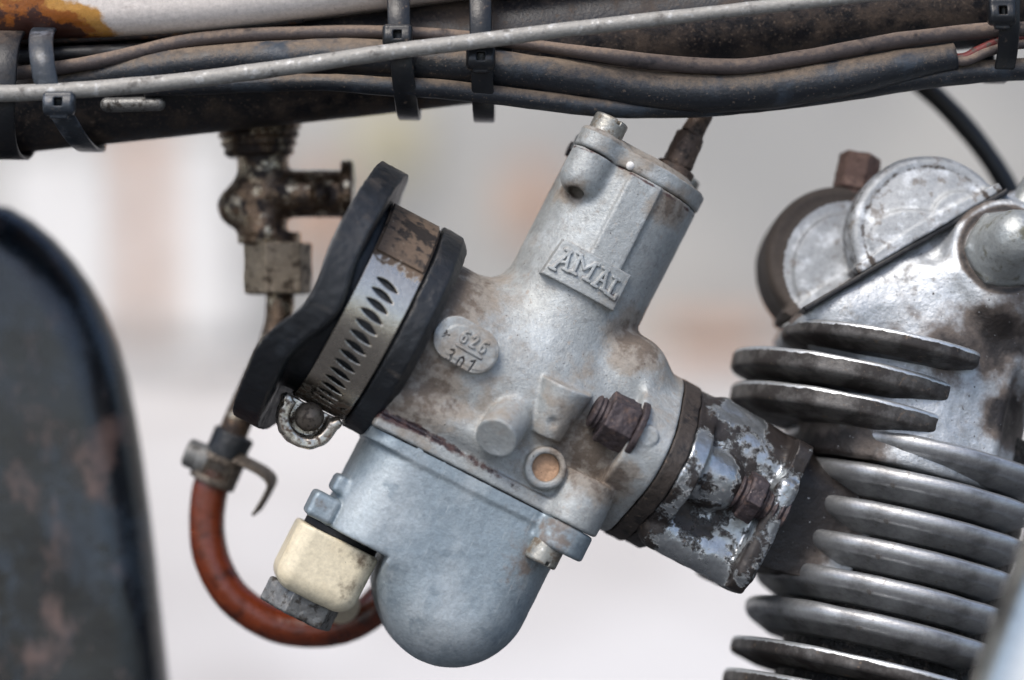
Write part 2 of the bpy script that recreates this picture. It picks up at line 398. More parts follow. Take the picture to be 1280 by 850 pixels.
M_guard = mat('black_gloss_paint', srgb('12171d'), .24, 0, [  # mottle colours paint in bluish sky reflections along with the dirt
    dict(col=srgb('2c3743'), size=150, lo=.44, hi=.66, amt=.9, stretch=(1.6, 1, .6), rough=.34, det=3),
    dict(col=srgb('6a5650'), size=110, lo=.52, hi=.74, amt=.8, stretch=(1.8, 1, .6), rough=.5, det=4),
    dict(col=srgb('0c0f13'), size=70, lo=.55, hi=.68, amt=.8, rough=.2, det=3)], [(80, 1.5)], coat=.3)
M_spacer = mat('tufnol', srgb('3a332e'), .6, 0, [dict(col=srgb('1d1a19'), size=16, lo=.5, hi=.65), dict(col=srgb('77685a'), size=10, lo=.62, hi=.72, amt=.6)], [(5, 1.2)])
flake = [
    dict(col=srgb('2a2523'), size=46, lo=.46, hi=.53, det=10, nr=.7, attr='paint', w=1.0, metal=.05, rough=.5, h=1.6),
    dict(col=srgb('141416'), size=60, lo=.62, hi=.70, det=9, attr='paint', w=1.0, metal=.05, rough=.38),
    dict(col=srgb('4c423b'), size=30, lo=.56, hi=.74, metal=.0, rough=.7, amt=.6),
    dict(col=srgb('6e5c4d'), size=7, lo=.62, hi=.72, metal=0, rough=.9, amt=.55)]
M_manifold = mat('flaked_black_paint', srgb('aeb3b6'), .3, .85, flake, [(5, .6), (26, .8)])
M_head = mat('bright_aluminium', srgb('b3b7ba'), .46, .6, [
    dict(col=srgb('d2d6d9'), size=60, lo=.45, hi=.75, rough=.5),
    dict(col=srgb('7f7c78'), size=20, lo=.56, hi=.72, metal=.4, rough=.6, amt=.7),
    dict(col=srgb('5d524a'), size=30, lo=.36, hi=.85, attr='grime', w=1.3, metal=.15, rough=.65, amt=.95),
    dict(col=srgb('221d1b'), size=40, lo=.72, hi=1.1, attr='grime', w=1.2, metal=.05, rough=.5),
    dict(col=srgb('e2e4e5'), size=7, lo=.66, hi=.72, metal=.8, rough=.4, amt=.6),
    dict(col=srgb('332b28'), size=6, lo=.64, hi=.71, metal=0, rough=.8)], [(4, .9), (14, .9)])
M_cover = mat('oxidised_aluminium', srgb('a4a7a9'), .58, .42, [
    dict(col=srgb('cdd1d4'), size=28, lo=.5, hi=.66, rough=.6),
    dict(col=srgb('7d746b'), size=18, lo=.56, hi=.68, metal=.1, rough=.8, amt=.7),
    dict(col=srgb('4b433d'), size=14, lo=.45, hi=.8, attr='grime', w=1.4, metal=.05, rough=.8)], [(3.5, .6), (18, .3)])
M_fin = mat('fin_metal', srgb('a3a5a7'), .38, .75, [
    dict(col=srgb('5a5a5a'), size=50, lo=.45, hi=.7, rough=.46, metal=.6, amt=.8, det=8),
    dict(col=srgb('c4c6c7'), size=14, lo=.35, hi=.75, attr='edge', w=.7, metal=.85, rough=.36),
    dict(col=srgb('5a5046'), size=16, lo=.6, hi=.72, metal=.2, rough=.7, amt=.7),
    dict(col=srgb('b9b4ab'), size=10, lo=.70, hi=.78, rough=.35)], [(4, .3), (40, .6)])
M_redrust = mat('red_rust', srgb('665048'), .75, .1, [dict(col=srgb('80685d'), size=14, lo=.5, hi=.7), dict(col=srgb('3f2c28'), size=10, lo=.55, hi=.7)], [(4, 1.0), (14, 1.2)])
M_headfin = mat('head_fin_metal', srgb('5f5d5b'), .5, .5, [
    dict(col=srgb('2b2725'), size=36, lo=.36, hi=.60, rough=.6, metal=.2),
    dict(col=srgb('6b5d50'), size=12, lo=.6, hi=.72, metal=.1, rough=.8),
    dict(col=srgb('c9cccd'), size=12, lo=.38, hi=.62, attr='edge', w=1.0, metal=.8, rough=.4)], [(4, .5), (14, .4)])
M_barrel = mat('grimy_iron', srgb('191817'), .4, .4, [dict(col=srgb('4a433d'), size=12, lo=.55, hi=.68, rough=.6), dict(col=srgb('8b8781'), size=4, lo=.66, hi=.72, rough=.4)], [(7, 5), (18, 4)])
M_gasket = mat('black_gasket', srgb('141416'), .5, 0, [], [(6, 1)])
M_chrome = mat('chrome', srgb('d9d5cc'), .22, 1.0, [dict(col=srgb('7d8288'), size=40, lo=.6, hi=.75, rough=.3)], [])
M_domenut = mat('dome_nut_steel', srgb('a6aaa9'), .48, .6, [dict(col=srgb('6e6c5c'), size=24, lo=.5, hi=.68, rough=.5, metal=.4)], [(6, 1)])
M_white = mat('pale_pocket', srgb('b08f74'), .8, 0, [dict(col=srgb('2a1d16'), size=9, lo=.63, hi=.66)], [(5, 1)])
M_blackcable = mat('black_cable', srgb('0e0f11'), .4, 0, [], [(6, .4)])
M_ferrule = mat('brown_ferrule', srgb('54463d'), .55, .3, [dict(col=srgb('2e2622'), size=14, lo=.5, hi=.65), dict(col=srgb('83715f'), size=8, lo=.6, hi=.7, metal=0, rough=.9)], [(5, 1)])

# ------------------------------------------------------------------ setting
def big_sheet(name, pts, z, m):
    me = bpy.data.meshes.new(name); me.from_pydata([(x, y, z) for x, y in pts], [], [tuple(range(len(pts)))]); me.update()
    o = bpy.data.objects.new(name, me); COL.objects.link(o); me.materials.append(m); o['kind'] = 'structure'; return o
def meter_mat(name, base, rough, layers):
    m = mat(name, base, rough, 0, layers, [])
    return m
M_ground = meter_mat('dark_ground', (.06, .06, .062), .9, [dict(col=(.05, .05, .05), size=400, lo=.5, hi=.7)])  # unseen near ground, made dark so less light bounces up onto the undersides
M_pave = meter_mat('concrete', (.52, .505, .49), .85, [dict(col=(.42, .40, .385), size=1500, lo=.45, hi=.65), dict(col=(.60, .59, .58), size=2600, lo=.5, hi=.6)])
M_wall = meter_mat('grey_render', (.33, .328, .315), .9, [dict(col=(.44, .43, .40), size=1800, lo=.45, hi=.65), dict(col=(.30, .298, .285), size=1300, lo=.55, hi=.7)])
M_brick = meter_mat('red_brick', (.46, .28, .19), .9, [dict(col=(.50, .36, .27), size=150, lo=.5, hi=.65)])
M_whitepaint = meter_mat('white_paint', (.72, .71, .69), .7, [dict(col=(.5, .49, .47), size=260, lo=.4, hi=.7)])
M_yellow = meter_mat('ochre_paint', (.42, .38, .25), .8, [])
big_sheet('ground', [(-200, -200), (200, -200), (200, 200), (-200, 200)], 0, M_ground)
big_sheet('pavement', [(-60, 1.15), (60, 1.15), (60, 2.95), (-60, 2.95)], .004, M_pave)
def world_box(name, lo, hi, m, parent=None):
    v = [(x, y, z) for x in (lo[0], hi[0]) for y in (lo[1], hi[1]) for z in (lo[2], hi[2])]
    f = [(0, 1, 3, 2), (4, 6, 7, 5), (0, 4, 5, 1), (2, 3, 7, 6), (0, 2, 6, 4), (1, 5, 7, 3)]
    me = bpy.data.meshes.new(name); me.from_pydata(v, [], f); me.update(); me.materials.append(m)
    o = bpy.data.objects.new(name, me); COL.objects.link(o)
    if parent: o.parent = parent
    return o
wl = bpy.data.objects.new('wall', None); COL.objects.link(wl)
wl['label'] = 'grey rendered wall far out of focus behind the engine'; wl['category'] = 'wall'
world_box('wall_face', (-30, 2.95, -.05), (30, 3.2, 2.6), M_wall, wl)
def on_wall(px, py): # point of the wall face seen at a pixel
    o = BASE @ Vector((0, -D * S, 0)); p = BASE @ Vector(((px - 640) * S, 0, (425 - py) * S)); d = p - o
    return o + d * ((2.95 - o.y) / d.y)
def patch(name, x0, y0, x1, y1, m, t, parent=None):
    a = on_wall(x0, y1); b = on_wall(x1, y0)
    return world_box(name, (a.x, 2.95 - t, max(a.z, .006)), (b.x, 2.949, b.z), m, parent)
for args, lab in (((160, 150, 206, 410), 'narrow red brick strip on the grey wall, left of the fuel tap'), ((380, 215, 430, 320), 'short red brick patch on the grey wall right of the fuel tap'), ((640, 215, 695, 290), 'small red brick patch on the grey wall left of the slanted carburettor')):
    o = patch('brick_patch', *args, M_brick, .03); o['label'] = lab; o['category'] = 'brick patch'; o['group'] = 'brick patches on the wall'
o = patch('white_board', 208, 165, 310, 425, M_whitepaint, .05); o['label'] = 'white board against the grey wall, blurred behind the fuel pipe'; o['category'] = 'board'; o['group'] = 'boards against the wall'
o = patch('white_board', 10, 180, 160, 425, M_whitepaint, .05); o['label'] = 'white board against the grey wall above the black mudguard'; o['category'] = 'board'; o['group'] = 'boards against the wall'
o = patch('ochre_board', 455, 130, 520, 215, M_yellow, .03); o['label'] = 'dull ochre board on the grey wall below the black cable ties'; o['category'] = 'board'; o['group'] = 'boards against the wall'
o = patch('brick_ledge', 820, 408, 960, 432, M_brick, .06); o['label'] = 'low red brick ledge on the grey wall between carburettor and cylinder head'; o['category'] = 'ledge'

# ------------------------------------------------------------------ frame tube, fuel tank, loom
tb = Thing('frame_tube', 'thick dusty black frame tube running under the cream fuel tank', 'frame tube', plain(T(300, 90, 50)))
tb.mesh('tube', tube([T(-150, 140, 50), T(0, 123, 50), T(300, 91, 50), T(700, 46, 50), T(1100, 2, 50), T(1450, -36, 50)], 72, 48, 8, .4), M_tubeblack)
tb.sdf('slotted_lug', lambda P: smin(cap(P, tb.fr.to(T(134, 131, -40)), tb.fr.to(T(198, 130, -40)), 9) + wob(P, 25, .5), box(P, tb.fr.to(T(150, 131, -40)) - [0, 5, 30], tb.fr.to(T(185, 131, -40)) + [0, 5, 2], 2), 3),
       tb.fr.to(T(120, 145, -40)) - [0, 0, 40], tb.fr.to(T(212, 115, -40)) + [0, 0, 14], 1.2, M_greybolt)
tk = Thing('fuel_tank', 'cream fuel tank with amber rust stains along its lower left edge', 'fuel tank', plain(T(150, 0, 100)))
yb = [(-400, 55), (-200, 54), (0, 51), (120, 48), (250, 40), (380, 25), (500, 9), (620, -8), (800, -38), (1000, -75)]
def tank_mesh():
    c = spline([T(x, y, 0) for x, y in yb], 16)
    prof = [(330, 300), (330, 60)] + [(270 + 60 * math.cos(-a), 60 + 60 * math.sin(-a)) for a in np.linspace(.2, 1.5, 6)] + [(0, -2)]
    prof += [(-22 - 38 * math.sin(a), 36 - 38 * math.cos(a)) for a in np.linspace(.0, 1.45, 12)] + [(-66, 90), (-74, 160), (-80, 300)]
    V = np.vstack([[q + np.array([0, y, z]) for y, z in prof] for q in c]); n = len(prof); m = len(c); F = []
    for i in range(m - 1):
        for k in range(n): F.append((i * n + k, i * n + (k + 1) % n, (i + 1) * n + (k + 1) % n, (i + 1) * n + k))
    F += [tuple(range(n - 1, -1, -1)), tuple((m - 1) * n + k for k in range(n))]
    return V, F
V, F = tank_mesh(); V = tk.fr.to(V)
def tank_stain(V):
    P = V @ tk.fr.R.T + tk.fr.o; f = D / (D + P[:, 1]); px = 640 + P[:, 0] * f; py = 425 - P[:, 2] * f
    s = np.clip((118 + (py - 10) * .9 - px) / 70, -1, 1.0) * .55 + .5
    s = s + np.clip((py - 12) / 34, 0, 1) * .5 * np.clip((130 - px) / 40, 0, 1) - np.clip((-py) / 60, 0, .6)
    return np.where(px > 260, -1, s)
o = mesh_obj('tank_shell', V, F, M_tank, tk.e, {'stain': tank_stain(V)})
tk.mesh('seam', tube([T(x, y + 1, -20) + [0, 0, 1] for x, y in yb if x < 420], 4.5, 8, 8, 1.2), M_seam)

def cord(name, lab, cat, pts, r, m, group=None, n=20, rough=.5):
    p = [T(*q) for q in pts]; t = Thing(name, lab, cat, plain(p[0]), group)
    f = [1 + q[2] / D for q in pts]
    o = t.mesh('sheath', tube(p, np.array(r) * np.array(f), n, 10, rough), m); return t
lo = cord('wiring_loom', 'thick black dusty wiring sheath slung under the frame tube, cut open at its right end', 'wiring loom',
          [(60, 108, -30), (120, 97, -32), (200, 84, -36), (300, 74, -40), (420, 70, -44), (540, 78, -46), (640, 88, -46), (740, 101, -46), (824, 113, -46), (930, 114, -46), (1035, 101, -46), (1141, 80, -46), (1194, 70, -46)],
          [13, 16, 20, 21, 22, 23, 23, 23, 24, 25, 24, 20, 17], M_loom, rough=1.0)
lo.mesh('inner_wire', tube([T(1180, 72, -46), T(1205, 72, -50), T(1225, 62, -48), T(1260, 48, -44), T(1320, 42, -40)], 6, 12, 8), M_redwire)
lo.mesh('inner_wire', tube([T(1180, 76, -50), T(1208, 76, -54), T(1235, 65, -52), T(1270, 56, -46), T(1320, 54, -40)], 6, 12, 8), M_wire)
cord('wire', 'thin brown dusty wire waving above the thick black sheath', 'wire',
     [(20, 92, -42), (80, 84, -48), (140, 73, -46), (230, 52, -36), (330, 43, -34), (480, 40, -36), (600, 48, -40), (690, 60, -50), (740, 67, -60), (824, 78, -64), (921, 83, -64), (1010, 71, -58), (1120, 51, -50), (1238, 38, -46), (1330, 36, -44)],
     [9, 9, 9, 9, 9, 8, 8, 8, 9, 10, 10, 10, 10, 10, 10], M_wire, 'wires of the loom')
cord('wire', 'slim black wire running along the underside of the thick sheath', 'wire',
     [(180, 112, -46), (280, 106, -54), (400, 103, -58), (484, 108, -60), (557, 112, -60), (653, 123, -56), (760, 135, -46), (880, 135, -36), (990, 125, -36), (1100, 108, -36), (1200, 92, -36), (1330, 84, -36)],
     [9, 11, 11, 12, 12, 12, 12, 11, 11, 12, 14, 14], M_loom, 'wires of the loom')
cord('wire', 'dark wire squeezed in right under the cream tank', 'wire',
     [(20, 70, -20), (100, 66, -24), (200, 62, -22), (320, 52, -22), (420, 50, -22), (520, 56, -24), (640, 66, -30)], [9, 9, 9, 9, 9, 8, 7], M_black, 'wires of the loom')
cord('control_cable', 'long pale grey control cable crossing in front of the black sheath', 'control cable',
     [(-60, 117, -112), (0, 117, -112), (90, 113, -112), (200, 104, -112), (300, 92, -112), (400, 78, -112), (500, 63, -112), (600, 51, -112), (700, 38, -110), (900, 15, -106), (1060, -3, -102), (1200, -18, -100)],
     [10.5, 10.5, 10.5, 10.5, 10.5, 10.3, 10.2, 10, 9.6, 9, 8.5, 8], M_cable, rough=.5)

def tie(lab, x, w, cy, ry, rz, m, head, cd=-5, slant=0.0, hs=1.0, group='ties round the frame tube', name='cable_tie', lower=1.0):
    t = Thing(name, lab, 'cable tie' if name == 'cable_tie' else 'strap', plain(T(x, cy, cd)), group)
    pts = []
    for k in range(28):
        a = 2 * math.pi * k / 28; ca, sa = math.cos(a), math.sin(a)
        ca = math.copysign(abs(ca) ** .8, ca); sa = math.copysign(abs(sa) ** .8, sa)
        pts.append(T(x, cy, 0) * [1, 0, 1] + [slant * sa * (1 if sa < 0 else .4), cd + ry * ca * -1, rz * sa])
    t.mesh('strap', ribbon(pts, (1, 0, -.02), w, 6, True, 3), m)
    if head:
        hx, hy = head; p = t.fr.to(T(hx, hy, cd - ry - 6)); h = 13 * hs
        def f(P):
            q = P - p
            d = box(q, (-w / 2 - 4, -h, -9), (w / 2 + 4, h, 9), 5)
            d = smin(d, cylAB(q, (-w / 2 - 2, -h * .3, 0), (w / 2 + 2, -h * .3, 0), 12, 3), 5)
            d = smax(d, -box(q, (-5, -5, -30), (5, 5, 30), 1), 1.5)
            return smin(d, box(q, (-w * .36, -h - 7, -3), (w * .36, -h + 2, 6), 2), 3)
        t.sdf('head', f, p - [w / 2 + 9, h + 12, 18], p + [w / 2 + 9, h + 6, 18], 1.1, m)
    return t
tie('wide black rubber strap at the left edge of the picture', 18, 38, 118, 100, 78, M_black, None, 5, 6, name='strap')
tie('grey cable tie over the pale cable, nearest the left edge', 76, 30, 112, 122, 74, M_tiegrey, (74, 128), 8, -34)
tie('dusty black cable tie with its head above the pale cable', 503, 28, 62, 92, 84, M_tie, (497, 44), 8, -8)
tie('black cable tie with its head just below the pale cable', 602, 27, 62, 92, 87, M_tie, (601, 71), 8, -3)
tie('black cable tie hung at the far right of the loom', 1247, 25, 10, 94, 90, M_tie, (1252, 14), 8, 0, 1.2)

# ------------------------------------------------------------------ mudguard
mg = Thing('mudguard', 'large glossy black rear mudguard at the left edge', 'mudguard', plain(T(0, 850, 300)))
edge = [(-500, 240), (-60, 246), (-20, 250), (10, 260), (35, 275), (62, 298), (85, 325), (106, 356), (124, 390), (140, 428), (153, 472), (163, 520), (172, 575), (181, 635), (189, 700), (197, 770), (206, 860), (214, 950), (222, 1100), (-500, 1100)]
ep = [tuple(mg.fr.to(T(x + 6, y, 300))[:2]) for x, y in edge]
def f_guard(P):
    d = poly2(P[:, 0], P[:, 1], ep)
    R = 66.0
    return comb(d + R, np.abs(P[:, 2]) - 70 + R, R) + wob(P, 220, 1.5)
mg.sdf('shell', f_guard, (-300, -240, -80), (230, 630, 80), 3.0, M_guard)

# ------------------------------------------------------------------ fuel tap
TD = 135.0
fp = Thing('fuel_tap', 'grimy brass fuel tap with side barrel hanging under the frame tube', 'fuel tap', plain(T(330, 250, TD)))
g = lambda x, y, d=TD: fp.fr.to(T(x, y, d))
def f_tap(P):
    d = cylAB(P, g(328, 130), g(328, 305), 33, 3)
    d = smin(d, cap(P, g(312, 245), g(300, 258), 29), 10)
    d = smin(d, cylAB(P, g(330, 243), g(432, 242), 31, 3, 30), 9)
    d = smin(d, cylAB(P, g(427, 238), g(441, 238), 39, 3), 3)
    d = smin(d, sph(P, g(400, 243, TD - 27), 13), 4)
    d = smin(d, cap(P, g(332, 278, TD - 14), g(330, 292, TD - 16), 22), 8)
    d = smin(d, cylAB(P, g(345, 290), g(345, 312), 33, 4), 6)
    return d + wob(P, 26, 1.1)
fp.sdf('tap_body', f_tap, g(262, 315) - [0, 0, 50], g(448, 128) + [0, 0, 50], 1.8, M_tap)
def f_collar(P):
    ax, bx = g(322, 130), g(324, 198); n = (bx - ax) / np.linalg.norm(bx - ax); t = (P - ax) @ n
    d = cylAB(P, ax, bx, 64, 2, 42)
    return d + 1.6 * np.sin(t / 11 * 2 * math.pi)
fp.sdf('threaded_collar', f_collar, g(262, 205) - [12, 0, 72], g(385, 125) + [12, 0, 72], 1.8, M_tap)
fp.sdf('union_nut', lambda P: hexAB(P, g(347, 303), g(347, 368), 39, 4, .26) + wob(P, 30, .8), g(298, 376) - [0, 0, 50], g(396, 296) + [0, 0, 50], 1.6, M_tapnut)
fp.mesh('outlet_pipe', tube([T(350, 355, TD), T(350, 385, TD), T(347, 410, TD), T(337, 440, TD), T(320, 478, TD + 2), T(304, 512, TD + 4), T(290, 545, TD + 5), T(276, 580, TD + 6)], [19, 19, 19, 19, 19, 19, 19, 19], 24, 8, .8), M_tap)

hs = Thing('fuel_hose', 'short red fuel hose looping from the tap pipe to the cream union', 'fuel hose', plain(T(262, 600, TD)))
hp = [(283, 562, TD + 5), (271, 588, TD + 5), (261, 620, TD + 5), (259, 662, TD + 4), (266, 702, TD + 2), (290, 744, TD), (328, 773, TD), (372, 786, TD), (420, 784, TD), (458, 768, TD), (480, 748, TD)]
hs.mesh('hose', tube([T(*q) for q in hp], 23.5, 28, 10, .5), M_redhose)
hs.sdf('hose_cuff', lambda P: cylAB(P, hs.fr.to(T(294, 541, TD + 5)), hs.fr.to(T(272, 589, TD + 5)), 27, 5) + wob(P, 20, .8), hs.fr.to(T(235, 610, TD)) - [0, 0, 45], hs.fr.to(T(325, 530, TD)) + [0, 0, 45], 1.6, M_rubber)

hc = Thing('hose_clip', 'small dark worm drive clip round the top of the red hose', 'hose clip', plain(T(268, 580, TD)), 'worm drive clips')
h = lambda x, y, d=TD: hc.fr.to(T(x, y, d))
cA, cB = h(279, 570, TD + 5), h(264, 604, TD + 5)
cn = (cB - cA) / np.linalg.norm(cB - cA); ce = np.cross(cn, (0, 0, 1)); ce /= np.linalg.norm(ce)
def f_clip(P):
    d = np.maximum(cylAB(P, cA, cB, 31, 1.5), -cylAB(P, cA - cn * 9, cB + cn * 9, 27.5, 1))
    q = P - (cA + cB) / 2; t = q @ cn; x = q @ ce
    ang = np.arctan2(x, P[:, 2] - ((cA + cB) / 2)[2])
    sx = (ang / .2 - np.round(ang / .2)) * .2 * 31
    slot = np.maximum(np.abs(sx) - 1.9, np.abs(t) - 11); slot = np.maximum(slot, np.abs(ang) - .75)
    return smax(d, -np.maximum(slot, -q[:, 2]), .8)
lo3 = np.minimum(cA, cB) - 40; hi3 = np.maximum(cA, cB) + 40
hc.sdf('band', f_clip, lo3, hi3, 1.1, M_screwbrass)
def f_clip_screw(P):
    d = cylAB(P, h(256, 574), h(232, 564), 19, 6)
    d = smin(d, cylAB(P, h(262, 578), h(250, 572), 22, 3), 3)
    return smax(d, -box(P, h(222, 566) - [9, 2.5, 60], h(222, 566) + [9, 2.5, 60], .5), 1)
hc.sdf('screw', f_clip_screw, h(205, 600) - [0, 0, 30], h(275, 540) + [0, 0, 30], 1.3, M_greybolt)
hc.mesh('tail', ribbon([T(296, 572, TD - 22), T(312, 580, TD - 24), T(330, 590, TD - 22), T(340, 602, TD - 20), (T(334, 618, TD - 18)), T(321, 640, TD - 16)], (.3, .9, .25), 30, 4, False, 6), M_screwbrass)

# ------------------------------------------------------------------ carburettor
CF = tilt_frame(T(666, 498, 0), 27, 3.5, 7)
cb = Thing('carburettor', 'weathered grey zinc carburettor tilted to the right between rubber sleeve and engine', 'carburettor', CF)
L_ = CF.loc
def ab(px, py, c=85): return L_(px, py, c)[:2]
blobs = [(560, 365, 60, .85), (520, 480, 65, .8), (560, 430, 60, .5), (590, 500, 50, .4), (640, 440, 60, .2), (605, 345, 40, .5), (725, 560, 48, .85), (700, 505, 50, .4), (800, 425, 40, .85), (840, 262, 26, .8), (770, 390, 40, .35), (668, 575, 40, .35), (758, 600, 30, .85), (716, 240, 18, .7), (800, 205, 30, .55), (860, 470, 50, .4), (530, 420, 45, .7), (730, 470, 30, .35), (770, 300, 60, .12), (850, 330, 30, .25), (690, 380, 30, .15)]
bl = [(*ab(x, y), r, s) for x, y, r, s in blobs]
def grime(V):
    g_ = np.zeros(len(V))
    for a, b, r, s in bl: g_ = np.maximum(g_, s * np.exp(-((V[:, 0] - a) ** 2 + (V[:, 1] - b) ** 2) / (r * r * 1.5)) * 1.3)
    return np.maximum(g_, .14)
st_line = [ab(462, 512, 80), ab(520, 535, 85), ab(600, 580, 90), ab(650, 612, 90), ab(712, 650, 90)]
seam_line = [L_(716, 184, 60)[:2], L_(760, 200, 80)[:2], L_(797, 222, 88)[:2], L_(868, 274, 10)[:2]]
def stain(V):
    d = strokes(V[:, 0], V[:, 1], [st_line]); s = .95 * np.exp(-(d / 8) ** 2)
    fade = np.clip(1.15 - (V[:, 0] + 165) / 300, .35, 1)
    d2 = strokes(V[:, 0], V[:, 1], [seam_line]); nut = ab(768, 525, 118)
    return np.maximum(s * fade, .62 * np.exp(-(d2 / 2.6) ** 2))
gatt = {'grime': grime, 'stain': stain}
CA = -11.0   # chamber axis offset along a
pA0, pA1 = L_(620, 548, 140), L_(660, 492, 48)
pB0, pB1 = L_(682, 545, 96), L_(710, 482, 104)
pR = L_(683, 585, 112)
def oval(b, c, r=108, rc=44, off=98): return smin(np.hypot(b, c) - r, np.hypot(b, np.abs(c) - off) - rc, 60)
mk = L_(810, 545, 132)
for _ in range(6):
    cs = np.linspace(60, 160, 400); mk = L_(810, 545, cs[np.argmin(np.abs(oval(np.full(400, mk[1]), cs)))])
def f_body(P):
    a, b, c = P[:, 0], P[:, 1], P[:, 2]
    bore = cylAB(P, (-172, 0, 0), (150, 0, 0), 107, 4, 97)
    ch = cyl(P, 1, (CA, 0), -90, 298, 88, 2)
    d = smin(bore, ch, 42)
    # deck joint towards the bowl
    deck = box(P, (-172, -121, -92), (118, -72, 92), 7)
    d = smin(d, deck, 22)
    step = box(P, (-172, -121, -99), (112, -104, 99), 3)
    d = smin(d, step, 5)
    # lug with screw on the right
    lug = cyl(P, 1, (*[L_(714, 648, 84)[i] for i in (0, 2)],), -121, -58, 37, 4)
    d = smin(d, lug, 8); d = smin(d, cyl(P, 1, (98, -80), -121, -62, 29, 4), 8)
    # oval flange
    fl2 = np.minimum(np.hypot(b, c) - 108, 1e9)
    q = np.stack([b, c], 1); hb = np.clip(np.abs(c) / 112, 0, 1)
    fl2 = smin(fl2, np.hypot(b, np.abs(c) - 98) - 44, 60)
    flange = comb(fl2 + 4, np.abs(a - 132) - 25 + 4, 4)
    d = smin(d, flange, 5)
    # flutes and ridge on the chamber front
    rid = box(P, (-30, 176, 30), (13, 297, 90.8), 3)
    d = smin(d, rid, 6)
    # cap screw boss
    bo = cap(P, (-78, 268, 66), (-78, 320, 66), 28); bo = np.maximum(bo, b - 298)
    d = smin(d, bo, 9)
    # raised circular pad right of the badge (mixing chamber to flange)
    pad = sph(P, L_(785, 470, 38), 52); d = smin(d, pad, 20)
    # two front bosses
    A = cylAB(P, pA0, pA1, 26, 1.8); d = smin(d, A, 7)
    Bc = cylAB(P, pB1, pB0, 33, 2.5, 20); d = smin(d, Bc, 6)
    d = smax(d, -sph(P, L_(690, 531, 128), 10), 3)
    # ring boss with plugged hole
    rb = cyl(P, 2, (pR[0], pR[1]), 60, 112, 26, 4); d = smin(d, rb, 6)
    d = smax(d, -cyl(P, 2, (pR[0], pR[1]), 96, 140, 17, 2), 3)
    # sloped ledge above the joint
    led = cap(P, L_(500, 492, 82), L_(606, 552, 88), 20); d = smin(d, led, 16)
    d = smin(d, cyl(P, 2, (mk[0], mk[1]), mk[2] - 20, mk[2] + 3.5, 13, 2), 1.5)
    # drilled hole below the cap boss
    d = smax(d, -cap(P, L_(714, 250, 94), L_(722, 236, 62), 11), 3)
    return d + wob(P, 70, .45) + wob(P, 12, .22)
cb.sdf('body', f_body, (-178, -126, -150), (164, 300, 150), 2.0, M_zinc, None, gatt)
cb.sdf('plug', lambda P: cyl(P, 2, (pR[0], pR[1]), 92, 101, 18, 1) + wob(P, 8, .8), (pR[0] - 20, pR[1] - 20, 90), (pR[0] + 20, pR[1] + 20, 103), 1.2, M_white, label='brown plug in the round boss')

# badge plates with lettering
def plate_surface(P, R, c0):   # distance above a large cylinder touching c0
    return np.hypot(P[:, 0] - CA, P[:, 2] - (c0 - R)) - R
cp = 97.0
pc = [ab(x, y, cp) for x, y in ((706, 296), (792, 344), (768, 391), (676, 341))]
px2 = lambda x, y: tuple(ab(x, y, cp + 1))
sv = np.array(px2(731, 315)) - np.array(px2(717, 307)); sv = sv / np.linalg.norm(sv)
def serif(p, k0=4, k1=4): p = np.array(p); return [tuple(p - sv * k0), tuple(p + sv * k1)]
A1t, A1l, A1r = px2(713, 314.5), px2(691, 335), px2(707, 337)
Mtl, Mbl, Mm, Mtr, Mbr = px2(726.5, 318.5), px2(716.5, 341), px2(730, 336.5), px2(745, 329.5), px2(733, 350)
A2t, A2l, A2r = px2(759, 337.5), px2(742, 356.5), px2(753.5, 362.5)
Lt, Lb = px2(771, 348.5), px2(760, 368)
mid = lambda p, q, t: (p[0] + (q[0] - p[0]) * t, p[1] + (q[1] - p[1]) * t)
amal = [[A1l, A1t, A1r], [mid(A1l, A1t, .4), mid(A1r, A1t, .4)], serif(A1l, 3, 4), serif(A1r, 3, 4), serif(A1t, 5, 2),
        [Mbl, Mtl, Mm, Mtr, Mbr], serif(Mbl, 4, 4), serif(Mbr, 4, 4), serif(Mtl, 4, 1), serif(Mtr, 1, 4),
        [A2l, A2t, A2r], [mid(A2l, A2t, .4), mid(A2r, A2t, .4)], serif(A2l, 3, 4), serif(A2r, 3, 4), serif(A2t, 5, 2),
        [Lt, Lb, px2(768, 374)], serif(Lt, 4, 4), serif(Lb, 4, 1), [px2(768, 374), px2(771, 369)]]
def f_badge(P):
    x, y = P[:, 0], P[:, 1]
    d2 = poly2(x, y, pc); hgt = plate_surface(P, 190, cp)
    d = comb(d2 + 3, np.abs(hgt + 12) - 12 + 1.5, 1.5)
    ls = strokes(x, y, amal) - 1.9
    return smin(d, comb(ls + .8, np.abs(hgt + 3) - 6.8 + .8, .8), 1.0) + wob(P, 12, .15)
pca = np.array(pc)
cb.sdf('badge', f_badge, (pca[:, 0].min() - 4, pca[:, 1].min() - 4, cp - 40), (pca[:, 0].max() + 4, pca[:, 1].max() + 4, cp + 10), .75, M_zinc, None, {'grime': lambda V: grime(V) * .6 + .12, 'stain': lambda V: .5 * np.exp(-((strokes(V[:, 0], V[:, 1], amal) - 3.2) / 1.0) ** 2)}, label='raised oblong badge reading AMAL')
tc_ = 116.0
t0 = np.array(ab(583, 431, tc_)); tdir = np.array(ab(626, 456, tc_)) - t0; tdir /= np.linalg.norm(tdir); tup = np.array([-tdir[1], tdir[0]])
def tz(x, y): # zoomed crop position to plate coordinates
    q = np.array(ab(520 + x / 8.5, 380 + y / 8.5, tc_)); return tuple(q)
